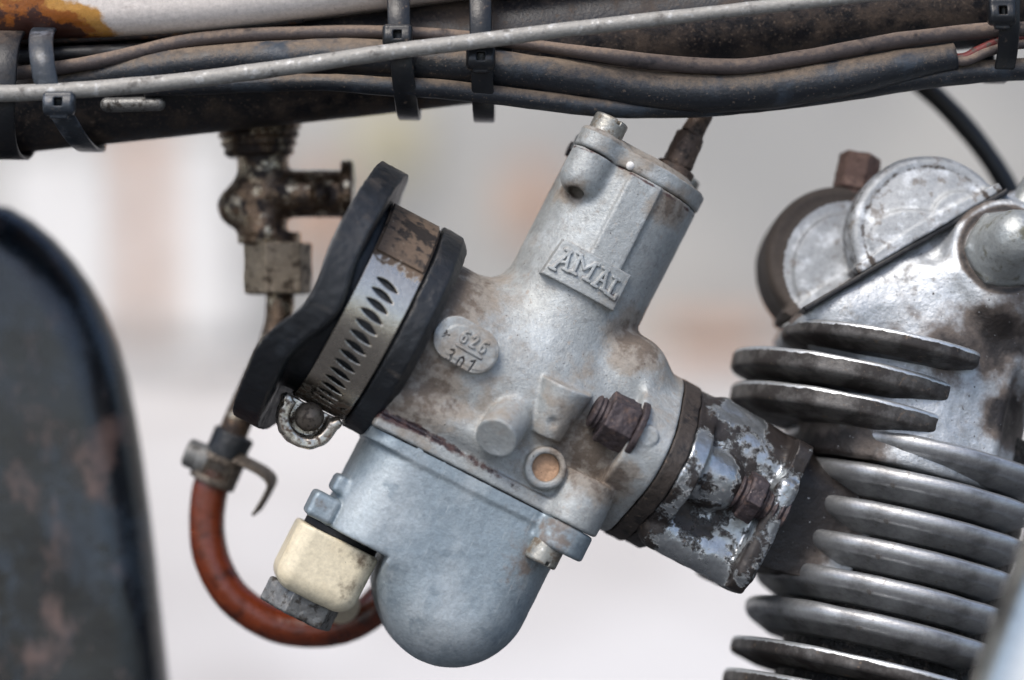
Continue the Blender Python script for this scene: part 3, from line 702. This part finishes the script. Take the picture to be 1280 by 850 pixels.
def glyph(ch, c, hgt, wid):
    G = {'6': [[(.55, .9), (.1, .95), (-.35, .6), (-.55, 0), (-.55, -.5), (-.3, -.9), (.25, -.95), (.55, -.6), (.5, -.1), (.1, .15), (-.35, .05), (-.55, -.3)]],
         '2': [[(-.5, .55), (-.3, .9), (.2, .95), (.5, .6), (.3, .1), (-.5, -.9), (.55, -.9)]],
         '3': [[(-.5, .8), (.1, .95), (.45, .6), (.3, .15), (-.1, .05), (.4, -.15), (.5, -.6), (.1, -.95), (-.5, -.8)]],
         '0': [[(0, 1), (-.5, .6), (-.55, -.5), (0, -1), (.5, -.6), (.55, .5), (0, 1)]],
         '1': [[(-.5, .55), (.25, .95), (.1, -1)]], 'k': [[(-.4, .9), (.1, .2), (.7, .35)], [(.1, .2), (-.5, -.5)], [(-.5, .2), (-.2, .35)]]}
    c = np.array(c); return [[tuple(c + tdir * (x * wid) + tup * (y * hgt)) for x, y in p] for p in G[ch]]
raised = glyph('6', tz(520, 345), 7.6, 5.4) + glyph('2', tz(618, 400), 7.6, 5.4) + glyph('6', tz(715, 455), 7.6, 5.4) + [[tz(432, 430), tz(685, 573)]]
cut = glyph('3', tz(368, 548), 8, 5.6) + glyph('0', tz(472, 622), 7.2, 5.6) + glyph('1', tz(590, 655), 7.8, 5) + glyph('k', tz(318, 335), 6, 5)
def f_tag(P):
    x = (P[:, 0] - t0[0]) * tdir[0] + (P[:, 1] - t0[1]) * tdir[1]; y = (P[:, 0] - t0[0]) * tup[0] + (P[:, 1] - t0[1]) * tup[1]
    d2 = np.hypot(np.maximum(np.abs(x) - 14.5, 0), y) - 29.5
    hgt = np.hypot(P[:, 1] - t0[1], P[:, 2] - (tc_ - 260)) - 260
    d = comb(d2 + 3.5, np.abs(hgt + 22) - 22 + 1.5, 1.5)
    inner = np.hypot(np.maximum(np.abs(x - 5) - 14, 0), y + 1.5) - 20.5
    d = smin(d, comb(inner + 1.5, np.abs(hgt + 3) - 3.6 + .8, .8), 3)
    d = smin(d, comb(strokes(P[:, 0], P[:, 1], raised) - .95, np.abs(hgt + 2) - 5.2 + .6, .6), .8)
    d = smax(d, -np.maximum(strokes(P[:, 0], P[:, 1], cut) - 1.1, -hgt - 3), .6)
    return d + wob(P, 13, .15)
cb.sdf('number_plate', f_tag, (t0[0] - 50, t0[1] - 40, tc_ - 46), (t0[0] + 50, t0[1] + 40, tc_ + 6), .6, M_zinc, None, {'grime': lambda V: np.full(len(V), .48), 'stain': lambda V: np.where(V[:, 2] > tc_ - 12, np.maximum(.62 * np.exp(-((strokes(V[:, 0], V[:, 1], raised) - 2.0) / .9) ** 2), .7 * np.exp(-(strokes(V[:, 0], V[:, 1], cut) / 1.0) ** 2)), 0)}, label='oval plate marked 626 over 301')

# top cap
def f_cap(P):
    d = cyl(P, 1, (CA, 0), 299.5, 322, 89, 4)
    d = smin(d, cyl(P, 1, (CA, 0), 318, 330, 70, 6), 14)
    d = smin(d, cyl(P, 1, (-78, 66), 299.5, 326, 29, 4), 16)
    d = smin(d, cyl(P, 1, (52, -52), 299.5, 326, 29, 4), 16)
    return d + wob(P, 40, .8)
cap_o = cb.sdf('top_cap', f_cap, (-114, 298, -100), (92, 334, 102), 1.6, M_zinc, None, {'grime': lambda V: np.maximum(grime(V), .35 + .3 * (V[:, 1] > 320)), 'stain': stain})
def slot_screw(P, A, B, r, sl=2.4):
    A = np.array(A, float); B = np.array(B, float); n = (B - A) / np.linalg.norm(B - A)
    d = cylAB(P, A, B, r, 3.5); e = np.cross(n, [.3, .2, .9]); e /= np.linalg.norm(e)
    return smax(d, -np.maximum(np.abs((P - B) @ e) - sl, -((P - B) @ n) - 6), 1)
dt = L_(789, 207, 90); dt = np.array([dt[0], dt[1], math.sqrt(max(89.0 ** 2 - (dt[0] - CA) ** 2, 1))])
cb.sdf('paint_dot', lambda P: sph(P, dt - [0, 0, 2], 5.5), dt - 9, dt + 9, .8, M_whitepaint, cap_o)
cb.sdf('cap_screw', lambda P: slot_screw(P, (-78, 322, 66), (-78, 348, 66), 22), (-102, 320, 42), (-54, 350, 90), 1.2, M_screw, cap_o)
cb.sdf('cap_screw', lambda P: slot_screw(P, (52, 322, -52), (52, 345, -52), 22), (28, 320, -76), (76, 347, -28), 1.5, M_screw, cap_o)
s0 = L_(722, 190, -20); 
cb.sdf('idle_stop', lambda P: cylAB(P, L_(735, 196, -20), L_(710, 186, -20), 10, 2) + .8 * np.sin(P[:, 0] * 1.2), L_(700, 205, -20) - 14, L_(742, 178, -20) + 18, 1.3, M_rust)
# cable adjuster and cable
f0, f1, f2, f3 = [CF.to(T(*q)) for q in ((834, 232, 10), (846, 208, 12), (864, 168, 15), (880, 140, 20))]
def f_ferr(P):
    d = cylAB(P, f0, f1, 25, 3); d = smin(d, cylAB(P, f1, f2, 19.5, 4, 18), 2)
    d = smin(d, cylAB(P, f2, f3, 15, 3, 13), 3)
    return d + wob(P, 14, .8)
cb.sdf('cable_adjuster', f_ferr, np.minimum(f0, f3) - 30, np.maximum(f0, f3) + 30, 1.4, M_ferrule)
cb.mesh('throttle_cable', tube([T(872, 155, 17), T(884, 130, 22), T(900, 95, 40), T(925, 40, 60), T(960, -30, 80)], 10, 16, 8), M_blackcable)

# float bowl
def f_bowl(P):
    a, b, c = P[:, 0], P[:, 1], P[:, 2]
    q = np.stack([a, c], 1)
    disc = np.hypot(a - 15, np.maximum(-256 - b, 0)) - 96.5
    rect = np.maximum(np.abs(a + 74) - 94, np.abs(b + 180) - 128)
    rd = 64.0
    d = comb(smin(disc, rect, 40) + rd, np.abs(c) - 93.5 + rd, rd)
    d = smax(d, b + 121, 3)
    reg = np.maximum(b + 255, -disc)                       # the shelf cut away for the fuel union
    d = smax(d, -reg, 4 + 18 * np.clip((-262 - b) / 20, 0, 1) * np.clip((-a - 25) / 40, 0, 1) - 3.5 * np.clip((a + 25) / 40, 0, 1))
    fl = comb(comb(np.abs(a + 29) - 143 + 40, np.abs(c) - 95 + 40, 40) + 2, np.abs(b + 129) - 7, 2)
    d = smin(d, fl, 7)
    lg = L_(712, 652, 84)
    for cx, cz in ((lg[0], lg[2]), (98, -80)):
        d = smin(d, cyl(P, 1, (cx, cz), -156, -122, 35 if cz > 0 else 28, 5), 7)
    # little lugs over the union
    for x, y, r, h in ((405, 632, 17, 60), (430, 606, 12, 50)):
        q = L_(x, y, h); d = smin(d, box(P, q - [r, r * 1.1, 60], q + [r, r * .8, 10], 6), 5)
    return d + wob(P, 90, .5) + wob(P, 13, .2)
bbl = [(*ab(690, 665), 40, .9), (*ab(655, 700), 50, .8), (*ab(630, 640), 40, .45), (*ab(560, 720), 60, .3), (*ab(470, 700), 22, .7), (*ab(640, 760), 40, .35), (*ab(405, 630), 26, .5)]
def bgrime(V):
    g_ = np.zeros(len(V))
    for a, b, r, s in bbl: g_ = np.maximum(g_, s * np.exp(-((V[:, 0] - a) ** 2 + (V[:, 1] - b) ** 2) / (r * r)))
    return g_
bowl = cb.sdf('float_bowl', f_bowl, (-205, -362, -108), (130, -121, 112), 2.0, M_bowl, None, {'grime': bgrime})
cb.sdf('bowl_gasket', lambda P: comb(comb(np.abs(P[:, 0] + 30) - 140 + 38, np.abs(P[:, 2]) - 96 + 38, 38), np.abs(P[:, 1] + 121.6) - 1.4, .4), (-172, -125, -98), (112, -118, 98), 1.5, M_gasket)
ls_ = L_(686, 680, 92)
cb.sdf('bowl_screw', lambda P: slot_screw(P, (ls_[0], -150, ls_[2]), (ls_[0], -179, ls_[2]), 21), (ls_[0] - 24, -182, ls_[2] - 24), (ls_[0] + 24, -147, ls_[2] + 24), 1.2, M_screw, bowl)
cb.sdf('bowl_screw', lambda P: slot_screw(P, (98, -150, -80), (98, -172, -80), 21), (74, -175, -104), (122, -147, -56), 1.6, M_screw, bowl)
# cream union with bolt
ul = L_(338, 720, 40); ur = L_(452, 700, 40); uc = L_(400, 706, 0)
ua, ubm = uc[0] + 2, uc[1]
def f_union(P):
    d = box(P, (ua - 53, ubm - 42, -48), (ua + 55, ubm + 80, 66), 24)
    d = smax(d, P[:, 1] - (ubm + 40), 5)
    d = smin(d, cylAB(P, (ua + 20, ubm - 22, -30), (ua + 60, ubm - 40, -130), 24, 4), 10)
    return d + wob(P, 50, .6)
ugr = [(*ab(455, 700, 60), 26, .75), (*ab(440, 735, 60), 24, .7), (*ab(430, 690, 60), 16, .4), (*ab(395, 660, 60), 14, .25)]
def ugrime(V):
    g_ = np.zeros(len(V))
    for a, b, r, s in ugr: g_ = np.maximum(g_, s * np.exp(-((V[:, 0] - a) ** 2 + (V[:, 1] - b) ** 2) / (r * r)))
    return g_
un = cb.sdf('fuel_union', f_union, (ua - 64, ubm - 80, -140), (ua + 90, ubm + 48, 72), 1.6, M_cream, None, {'grime': ugrime}, label='cream plastic fuel union under the bowl shelf')
cb.sdf('union_washer', lambda P: cyl(P, 1, (ua + 4, 6), ubm + 38, -254.5, 49, 2), (ua - 52, ubm + 36, -50), (ua + 60, max(ubm + 48, -250), 62), 1.6, M_gasket, un)
cb.sdf('union_bolt', lambda P: hexAB(P, (ua - 2, ubm - 38, 0), (ua - 2, ubm - 70, 0), 43, 4, .35) + wob(P, 14, .7), (ua - 70, ubm - 78, -56), (ua + 54, ubm - 30, 74), 1.4, M_greybolt, un)

# flange stud, nut and washer
nn = L_(770, 527, 118)
na = nn[0]; nb_, nc_ = nn[1], nn[2]
def f_nut(P): return hexAB(P, (na - 17, nb_, nc_), (na + 21, nb_, nc_), 29.5, 3, .35) + wob(P, 12, .9)
cb.sdf('flange_nut', f_nut, (na - 22, nb_ - 42, nc_ - 42), (na + 26, nb_ + 42, nc_ + 42), 1.2, M_rust)
cb.sdf('flange_stud', lambda P: cylAB(P, (na - 33, nb_, nc_), (na + 60, nb_, nc_), 20, 3) + 1.0 * np.sin(P[:, 0] * 1.05), (na - 38, nb_ - 24, nc_ - 24), (na + 30, nb_ + 24, nc_ + 24), 1.1, M_rust)
cb.sdf('flange_washer', lambda P: cyl(P, 0, (nb_, nc_), na + 21, na + 29, 38, 2) + wob(P, 16, .6), (na + 19, nb_ - 45, nc_ - 45), (na + 32, nb_ + 45, nc_ + 45), 1.3, M_rust)

# ------------------------------------------------------------------ rubber sleeve and clamp
rs = Thing('rubber_sleeve', 'black rubber air sleeve with thick wavy rims on the carburettor mouth', 'rubber sleeve', CF)
def f_sleeve(P):
    a, b, c = P[:, 0], P[:, 1], P[:, 2]; rho = np.hypot(b, c)
    d = cyl(P, 0, (0, 0), -300, -170, 127, 3)
    rim2 = cyl(P, 0, (0, 0), -198, -161, 138.5, 1.2); rim2 = smax(rim2, (rho - 138.5 + (a + 172) * 1.1) * .67, 1.0)
    d = np.minimum(d, rim2)
    low = np.clip((-b - 20) / 90, 0, 1); low = low * low * (3 - 2 * low)
    low *= np.clip((c + 120) / 120, 0, 1)
    sh = a + c * .125 + 22 * low - 10 * np.exp(-((b + 15) / 45) ** 2) * np.clip(c / 100, 0, 1)
    rr = 179 + 6 * np.clip(-b / 150, 0, 1) + 4 * np.sin(np.arctan2(b, c) * 3 + .7)
    rim1 = comb(rho - rr + 2, np.abs(sh + 284) - 18 + 2, 2) * .85
    d = smin(d, rim1, 4)
    d = np.maximum(d, -cyl(P, 0, (0, 0), -360, -190, 104, 3))
    return d + wob(P, 40, .7) + wob(P, 9, .35)
rs.sdf('sleeve', f_sleeve, (-345, -192, -192), (-156, 192, 192), 2.2, M_rubber)
ck = Thing('hose_clamp', 'wide bright steel worm drive clamp round the black rubber sleeve', 'hose clamp', CF, 'worm drive clips')
th0 = math.asin(35 / 131)
def f_clamp(P):
    a, b, c = P[:, 0], P[:, 1], P[:, 2]; rho = np.hypot(b, c)
    band = comb(np.abs(rho - 130.5) - 2.2 + .8, np.abs(a + 235) - 34 + .8, .8)
    ang = np.arctan2(b, c)                      # 0 faces the camera, + up
    x = a + 236 ; y0 = ang * 131 - x * -.20
    pit = 14.0; k = np.round((th0 * 131 - y0) / pit); k = np.clip(k, 0, 14)
    yy = y0 - (th0 * 131 - k * pit) + (x / 16) ** 2 * 1.2
    lens = np.maximum(np.hypot(x, np.abs(yy) + 30) - 34.0, np.abs(x) - 17)
    lens = np.maximum(lens, -c)
    band = smax(band, -lens * .9, .6)
    # overlapping tail end at the top and raised lip edges
    lip = comb(np.abs(rho - 133.2) - 1.4, np.abs(np.abs(a + 235) - 33) - 1.2, .5)
    lip = np.maximum(lip, -np.abs(ang - .1) + .0 * ang)
    tail = comb(np.abs(rho - 134.4) - 1.3, np.abs(a + 235) - 31, .5); tail = np.maximum(tail, np.abs(ang - 1.0) * 131 - 62)
    return np.minimum(band, tail)
ctop = [(510, 300, 80, .95), (480, 300, 60, .9), (540, 330, 30, .45), (460, 370, 24, .35), (370, 500, 34, .55)]
cbl = [(*ab(x, y, 100), r, s) for x, y, r, s in ctop]
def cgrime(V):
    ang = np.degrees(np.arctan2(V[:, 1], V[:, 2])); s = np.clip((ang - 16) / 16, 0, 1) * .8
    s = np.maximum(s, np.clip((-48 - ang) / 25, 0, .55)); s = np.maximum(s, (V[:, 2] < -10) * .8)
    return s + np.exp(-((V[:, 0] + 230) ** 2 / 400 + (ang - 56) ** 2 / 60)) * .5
ck.sdf('band', f_clamp, (-271, -138, -138), (-198, 140, 138), 1.25, M_band, None, {'grime': cgrime})
sp = L_(386, 523, 66)
def f_house(P):
    q = P - sp; a, b = q[:, 0], q[:, 1]
    d2 = np.abs(np.hypot(a, np.minimum(b, 0)) - 30) - 7
    d2 = np.maximum(d2, b - 10)
    wing = np.minimum(np.hypot(np.abs(a) - 34, b - 10) - 6, 1e9)
    d2 = smin(d2, wing, 5)
    back = comb(np.maximum(np.hypot(a, np.minimum(b, 0)) - 34, b - 14), np.abs(q[:, 2] + 46) - 14, 1.5)
    return smin(comb(d2 + 4, np.abs(q[:, 2] + 30) - 34 + 4, 4), back, 3) + wob(P, 22, .9)
ck.sdf('screw_housing', f_house, sp - [50, 42, 70], sp + [50, 24, 12], 1.2, M_band, None, {'grime': lambda V: np.full(len(V), .42)})
def f_worm(P):
    d = smin(cap(P, sp + [0, 2, -66], sp + [0, 2, -8], 15), sph(P, sp + [0, 2, -6], 18), 4)
    return d + wob(P, 8, .4)
ck.sdf('screw', f_worm, sp - [26, 24, 90], sp + [26, 28, 18], 1.2, M_screwbrass)

# ------------------------------------------------------------------ insulator and manifold
ins = Thing('insulating_spacer', 'thin dark insulating spacer between carburettor and manifold', 'spacer', CF)
ins.sdf('spacer', lambda P: comb(oval(P[:, 1], P[:, 2], 109) + 2, np.abs(P[:, 0] - 169.5) - 11.5 + 1.5, 1.5) + wob(P, 25, .8), (156, -115, -148), (184, 115, 148), 1.8, M_spacer)
ma = Thing('inlet_manifold', 'short inlet manifold with flaking black paint between carburettor and cylinder head', 'inlet manifold', CF)
ear = L_(872, 588, 108)
def f_man(P):
    a, b, c = P[:, 0], P[:, 1], P[:, 2]
    d = comb(oval(b, c, 106) + 3, np.abs(a - 194) - 12 + 3, 3)
    neck = comb(comb(np.abs(b) - 98 + 45, np.abs(c) - 88 + 45, 45), np.abs(a - 262) - 66, 0)
    d = smin(d, neck, 7)
    e = cap(P, (190, ear[1], ear[2] - 12), (236, ear[1], ear[2] - 16), 36); d = smin(d, e, 8)
    bead = cap(P, (205, -74, 66), (312, -74, 66), 27); d = smin(d, bead, 6)
    top = cap(P, (215, 92, 40), (310, 84, 40), 18); d = smin(d, top, 12)
    fl = comb(comb(np.abs(b) - 101 + 20, np.abs(c) - 112 + 20, 20), np.abs(a - 316) - 10, 0); d = smin(d, fl, 9)
    web = box(P, (303, -86, 60), (328, 52, 121), 10); d = smin(d, web, 8)
    return d + wob(P, 34, 1.0) + wob(P, 12, .3)
def paint(V):
    p = np.full(len(V), .555)
    for A, B, r, k in (((222, -86, 80), (292, -86, 80), 20, .22), ((226, ear[1] + 26, ear[2] + 10), (200, ear[1] + 20, ear[2] + 16), 24, .2), ((318, -20, 122), (318, 45, 122), 16, .1), ((240, -10, 90), (285, -20, 90), 30, .1), ((220, 96, 60), (255, 96, 60), 14, .2), ((190, -60, 95), (196, -10, 130), 22, .1)):
        p -= k * np.exp(-(np.maximum(cap(V, A, B, 1), 0) / r) ** 2)
    return p
ma.sdf('manifold', f_man, (180, -118, -150), (334, 118, 150), 2.0, M_manifold, None, {'paint': paint})
sn = L_(920, 612, 112); 
ma.sdf('stud', lambda P: cylAB(P, sn + [0, 0, -10], sn + [70, 0, -10], 20, 3) + 1.5 * np.sin(P[:, 0] * .78), sn - [6, 26, 38], sn + [76, 26, 18], 1.2, M_rust)
wn = L_(962, 600, 112)
ma.sdf('nut', lambda P: hexAB(P, (wn[0] - 20, sn[1], sn[2] - 10), (wn[0] + 2, sn[1], sn[2] - 10), 28, 3, .2) + wob(P, 14, 1), (wn[0] - 32, sn[1] - 44, sn[2] - 54), (wn[0] + 8, sn[1] + 44, sn[2] + 34), 1.3, M_rust)

# ------------------------------------------------------------------ engine barrel
EF = tilt_frame(T(1150, 680, 110), 14.2, 9, 0)
en = Thing('engine', 'oil-stained finned aluminium engine top filling the right side of the picture', 'engine', EF)
barrel_c = EF.loc(955, 660, 0)[0] + 190
barrel = en.sdf('cylinder_barrel', lambda P: cyl(P, 1, (barrel_c, 0), -260, 150, 133, 3) + wob(P, 14, 1.4), (barrel_c - 136, -262, -136), (barrel_c + 136, 152, 136), 3.0, M_barrel, label='dark finned cylinder barrel')
E = EF.loc
fins = [(982, 540, 330, 190, 10), (975, 583, 312, 190, 10), (967, 626, 310, 190, 10), (957, 668, 306, 190, 10), (946, 710, 302, 190, 10), (933, 753, 296, 190, 10.5)]
def fin_obj(parent, loc, px, py, Lc, R, t, m, flat=False, cutk=26, slope=.5, c=0):
    o = loc(px, py, c)
    def f(P):
        x, z = P[:, 0] - R, P[:, 2]
        d2 = smax(np.hypot(x, z) - R, P[:, 0] - Lc, cutk)
        ins_ = np.clip(-d2, 0, 34)
        yy = P[:, 1] + slope * ins_ * .5; ht = t + slope * ins_ * .5      # the underside slopes down towards the root
        rd = 4.5 if flat else t * .9
        return (comb(d2 + rd, np.abs(yy) - ht + rd, rd) + wob(P + px, 80, .8)) * .85
    V, Q = surf(f, (-4, -t - 28, -R - 4), (min(Lc, 2 * R) + 4, t + 8, R + 4), 2.6)
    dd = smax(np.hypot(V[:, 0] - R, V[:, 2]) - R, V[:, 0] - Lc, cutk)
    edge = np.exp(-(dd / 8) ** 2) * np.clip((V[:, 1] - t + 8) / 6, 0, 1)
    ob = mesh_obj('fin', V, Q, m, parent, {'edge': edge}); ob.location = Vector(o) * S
    return ob
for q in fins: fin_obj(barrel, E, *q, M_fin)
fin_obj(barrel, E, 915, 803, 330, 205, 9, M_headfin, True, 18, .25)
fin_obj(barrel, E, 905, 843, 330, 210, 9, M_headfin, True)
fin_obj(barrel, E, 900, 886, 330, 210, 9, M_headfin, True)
# ------------------------------------------------------------------ cylinder head
HF = tilt_frame(T(1110, 450, 110), 13, 7.5, 0)
class HeadPart:      # the head is a part of the engine, its own fins and covers are sub-parts
    fr = HF; e = None; sdf = Thing.sdf; mesh = Thing.mesh
hd = HeadPart()
H = HF.loc
Pc = [H(*q) for q in ((985, 398, 120), (1105, 314, 120), (1262, 236, 120))]
gl = (Pc[2] - Pc[0])[:2]; gl /= np.linalg.norm(gl); gn = np.array([-gl[1], gl[0]])   # gasket line and its normal
def above(P): return (P[:, 0] - Pc[0][0]) * gn[0] + (P[:, 1] - Pc[0][1]) * gn[1]
dn = H(1256, 312, 150)
port0 = HF.to(CF.R @ np.array([328, 0, 0]) + CF.o); port1 = HF.to(CF.R @ np.array([400, 4, 0]) + CF.o)
CH = HF.R.T @ CF.R
def f_head(P):
    a, b, c = P[:, 0], P[:, 1], P[:, 2]
    core = comb(np.hypot(a - 45, c) - 138, np.abs(b + 20) - 120, 6)
    # side wall block right of the fins
    r0 = H(1262, 500, 130)
    blk = box(P, (10, H(1180, 590, 120)[1], -140), (r0[0], 80, 128), 10)
    d = smin(core, blk, 14)
    # sloping upper casting
    up = box(P, (H(985, 400, 100)[0], -10, -130), (300, 240, 118), 30)
    up = smax(up, above(P) + 3, 6)
    d = smin(d, up, 22)
    bulge = cap(P, H(1060, 395, 70), H(1330, 300, 70), 62); bulge = smax(bulge, above(P) + 4, 8)
    d = smin(d, bulge, 20)
    # boss under the dome nut
    bs = cylAB(P, dn - [0, 0, 80], dn + [0, 0, -6], 66, 8); d = smin(d, bs, 26)
    arm = cap(P, dn + [10, -60, -40], dn + [90, -30, -40], 42); d = smin(d, arm, 24)
    # inlet port
    q = (P - port0) @ CH
    pb = comb(comb(np.abs(q[:, 1]) - 93 + 40, np.abs(q[:, 2]) - 62 + 40, 40), np.abs(q[:, 0] - 60) - 58, 3)
    d = smin(d, pb, 10)
    return d + wob(P, 46, 1.2) + wob(P, 15, .3)
hbl = [(*H(1130, 400, 110)[:2], 60, .45), (*H(1240, 425, 120)[:2], 70, 1.15), (*H(1180, 440, 120)[:2], 55, .95), (*H(1110, 420, 120)[:2], 40, .6), (*H(1020, 600, 100)[:2], 95, 1.6), (*H(960, 660, 100)[:2], 95, 1.6), (*H(1262, 520, 120)[:2], 48, 1.3), (*H(1205, 480, 120)[:2], 30, .5), (*H(1195, 550, 120)[:2], 30, .45), (*H(1040, 375, 100)[:2], 26, .6), (*H(1110, 345, 110)[:2], 26, .5), (*H(1000, 440, 100)[:2], 40, .5), (*H(1225, 265, 120)[:2], 26, .3), (*H(1210, 340, 120)[:2], 22, .45), (*H(1260, 380, 120)[:2], 22, .5), (*H(1000, 545, 100)[:2], 60, .9), (*H(1080, 520, 100)[:2], 60, .4)]
def hgrime_shade(V):
    g_ = np.zeros(len(V))
    for a, b, r, s in hbl: g_ = np.maximum(g_, s * np.exp(-((V[:, 0] - a) ** 2 + (V[:, 1] - b) ** 2) / (r * r)))
    rr = np.hypot(V[:, 0] - dn[0], V[:, 1] - dn[1])
    g_ = np.maximum(g_, 1.0 * np.exp(-((rr - 53) / 8) ** 2))  # dark ring painted in as recess shade round the dome nut
    n_ = above(V); g_ = np.maximum(g_, .9 * np.exp(-(n_ / 9) ** 2))
    return g_
hd.e = hd.sdf('cylinder_head', f_head, (-215, -300, -150), (305, 260, 160), 2.6, M_head, en.e, {'grime': hgrime_shade}, label='bright aluminium cylinder head casting')
hd.e.matrix_local = EF.mat().inverted() @ HF.mat()
hd.sdf('port_gasket', lambda P: comb(comb(np.abs(((P - port0) @ CH)[:, 1]) - 97 + 34, np.abs(((P - port0) @ CH)[:, 2]) - 84 + 34, 34), np.abs(((P - port0) @ CH)[:, 0] + 1) - 2.4, .3), port0 - 130, port0 + 130, 2.2, M_gasket)
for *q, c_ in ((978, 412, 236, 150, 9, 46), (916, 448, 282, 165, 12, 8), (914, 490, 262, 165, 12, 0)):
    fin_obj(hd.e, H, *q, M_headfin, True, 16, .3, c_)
def cover(px, py, R, c0, c1, pads):
    o = H(px, py, c1)
    def f(P):
        q = P - o; rho = np.hypot(q[:, 0], q[:, 1]); z = q[:, 2] + .0011 * rho ** 2
        d = comb(rho - R + 16, np.abs(z + (c1 - c0) / 2) - (c1 - c0) / 2 + 16, 16)
        ring = np.hypot(rho - R + 9, z + 4) - 6; d = smin(d, ring, 6)              # bead round the rim
        for (ox, oy, rx, ry, h_) in pads:                                          # low cast pads on the face
            rr = (np.hypot((q[:, 0] - ox) / rx, (q[:, 1] - oy) / ry) - 1) * min(rx, ry)
            d = smin(d, comb(rr + 5, np.abs(z + 8) - 8 - h_ + 2, 2), 7)
        lip = np.maximum(rho - R - 5, np.abs(above(P) - 7) - 6); lip = np.maximum(lip, np.abs(q[:, 2] + (c1 - c0) / 2) - (c1 - c0) / 2 - 1)
        d = smin(d, lip, 8)
        d = smax(d, -above(P) + 2, 3)
        return d + wob(P, 44, .7)
    return f, o
f_, o_ = cover(1164, 290, 101, 20, 138, [(-10, -18, 66, 44, 4), (34, 22, 40, 40, 3)])
cv = hd.sdf('rocker_cover', f_, o_ - [112, 110, 125], o_ + [112, 112, 10], 1.9, M_cover, None, {'grime': lambda V: .5 * np.exp(-((np.hypot(V[:, 0] - o_[0], V[:, 1] - o_[1]) - 84) / 4) ** 2) + .35 * (np.hypot(V[:, 0] - o_[0], V[:, 1] - o_[1]) > 97) + .12 + .3 * np.exp(-above(V) / 14)}, label='round silvery rocker cover nearest the dome nut')
f2_, o2_ = cover(1052, 322, 96, -60, 66, [(10, -14, 70, 76, 4)])
hd.sdf('rocker_cover', f2_, o2_ - [108, 106, 135], o2_ + [108, 108, 16], 1.9, M_cover, None, {'grime': lambda V: 1.1 * (np.hypot(V[:, 0] - o2_[0] - 14, V[:, 1] - o2_[1] + 8) > 85) + .05}, label='dark rimmed rocker cover set farther back')
def f_gask(P):
    a = (P[:, 0] - Pc[0][0]) * gl[0] + (P[:, 1] - Pc[0][1]) * gl[1]; n = above(P)
    d = np.maximum(np.abs(n + 1.5) - 3.5, np.abs(a - 170) - 150); return np.maximum(d, np.abs(P[:, 2] - 5) - 134)
hd.sdf('gasket', f_gask, (-190, -60, -135), (240, 260, 150), 2.2, M_gasket)
r0, r1 = H(1062, 264, 40), H(1076, 194, 40)
hd.sdf('rocker_bolt', lambda P: np.minimum(hexAB(P, r0 + (r1 - r0) * .35, r1, 24, 4, .3), cylAB(P, r0 - (r1 - r0) * .4, r1, 20, 3)) + wob(P, 18, .9), np.minimum(r0, r1) - [34, 40, 34], np.maximum(r0, r1) + [34, 20, 34], 1.5, M_redrust)
def f_dome(P):
    q = P - dn
    d = smin(hexAB(P, dn + [0, 0, -8], dn + [0, 0, 14], 44, 6, .2), cap(P, dn + [0, 0, 0], dn + [4, 8, 44], 47, 36), 8)
    return d + wob(P, 30, .8)
hd.sdf('dome_nut', f_dome, dn - [56, 56, 12], dn + [56, 56, 88], 1.8, M_domenut)
ra, rb_ = H(1290, 280, 120), H(1330, 180, 100)
hd.sdf('oil_pipe', lambda P: cylAB(P, H(1272, 275, 110), H(1325, 190, 100), 22, 5), H(1240, 310, 80), H(1350, 160, 150), 2.2, M_domenut)

# ------------------------------------------------------------------ other bits round the engine
cord('cable', 'black cable curving down behind the rocker covers at upper right', 'cable', [(1100, 70, 260), (1150, 104, 260), (1195, 146, 260), (1235, 195, 260), (1262, 240, 260), (1285, 300, 260)], [13] * 6, M_blackcable)
ctb = Thing('chrome_tube', 'blurred chrome tube at the lower right corner, nearest the camera', 'chrome tube', plain(T(1290, 800, -420)))
ctb.mesh('tube', tube([T(1410, 560, -420), T(1358, 700, -420), T(1308, 840, -420), T(1250, 1000, -420)], 75, 40, 8), M_chrome)
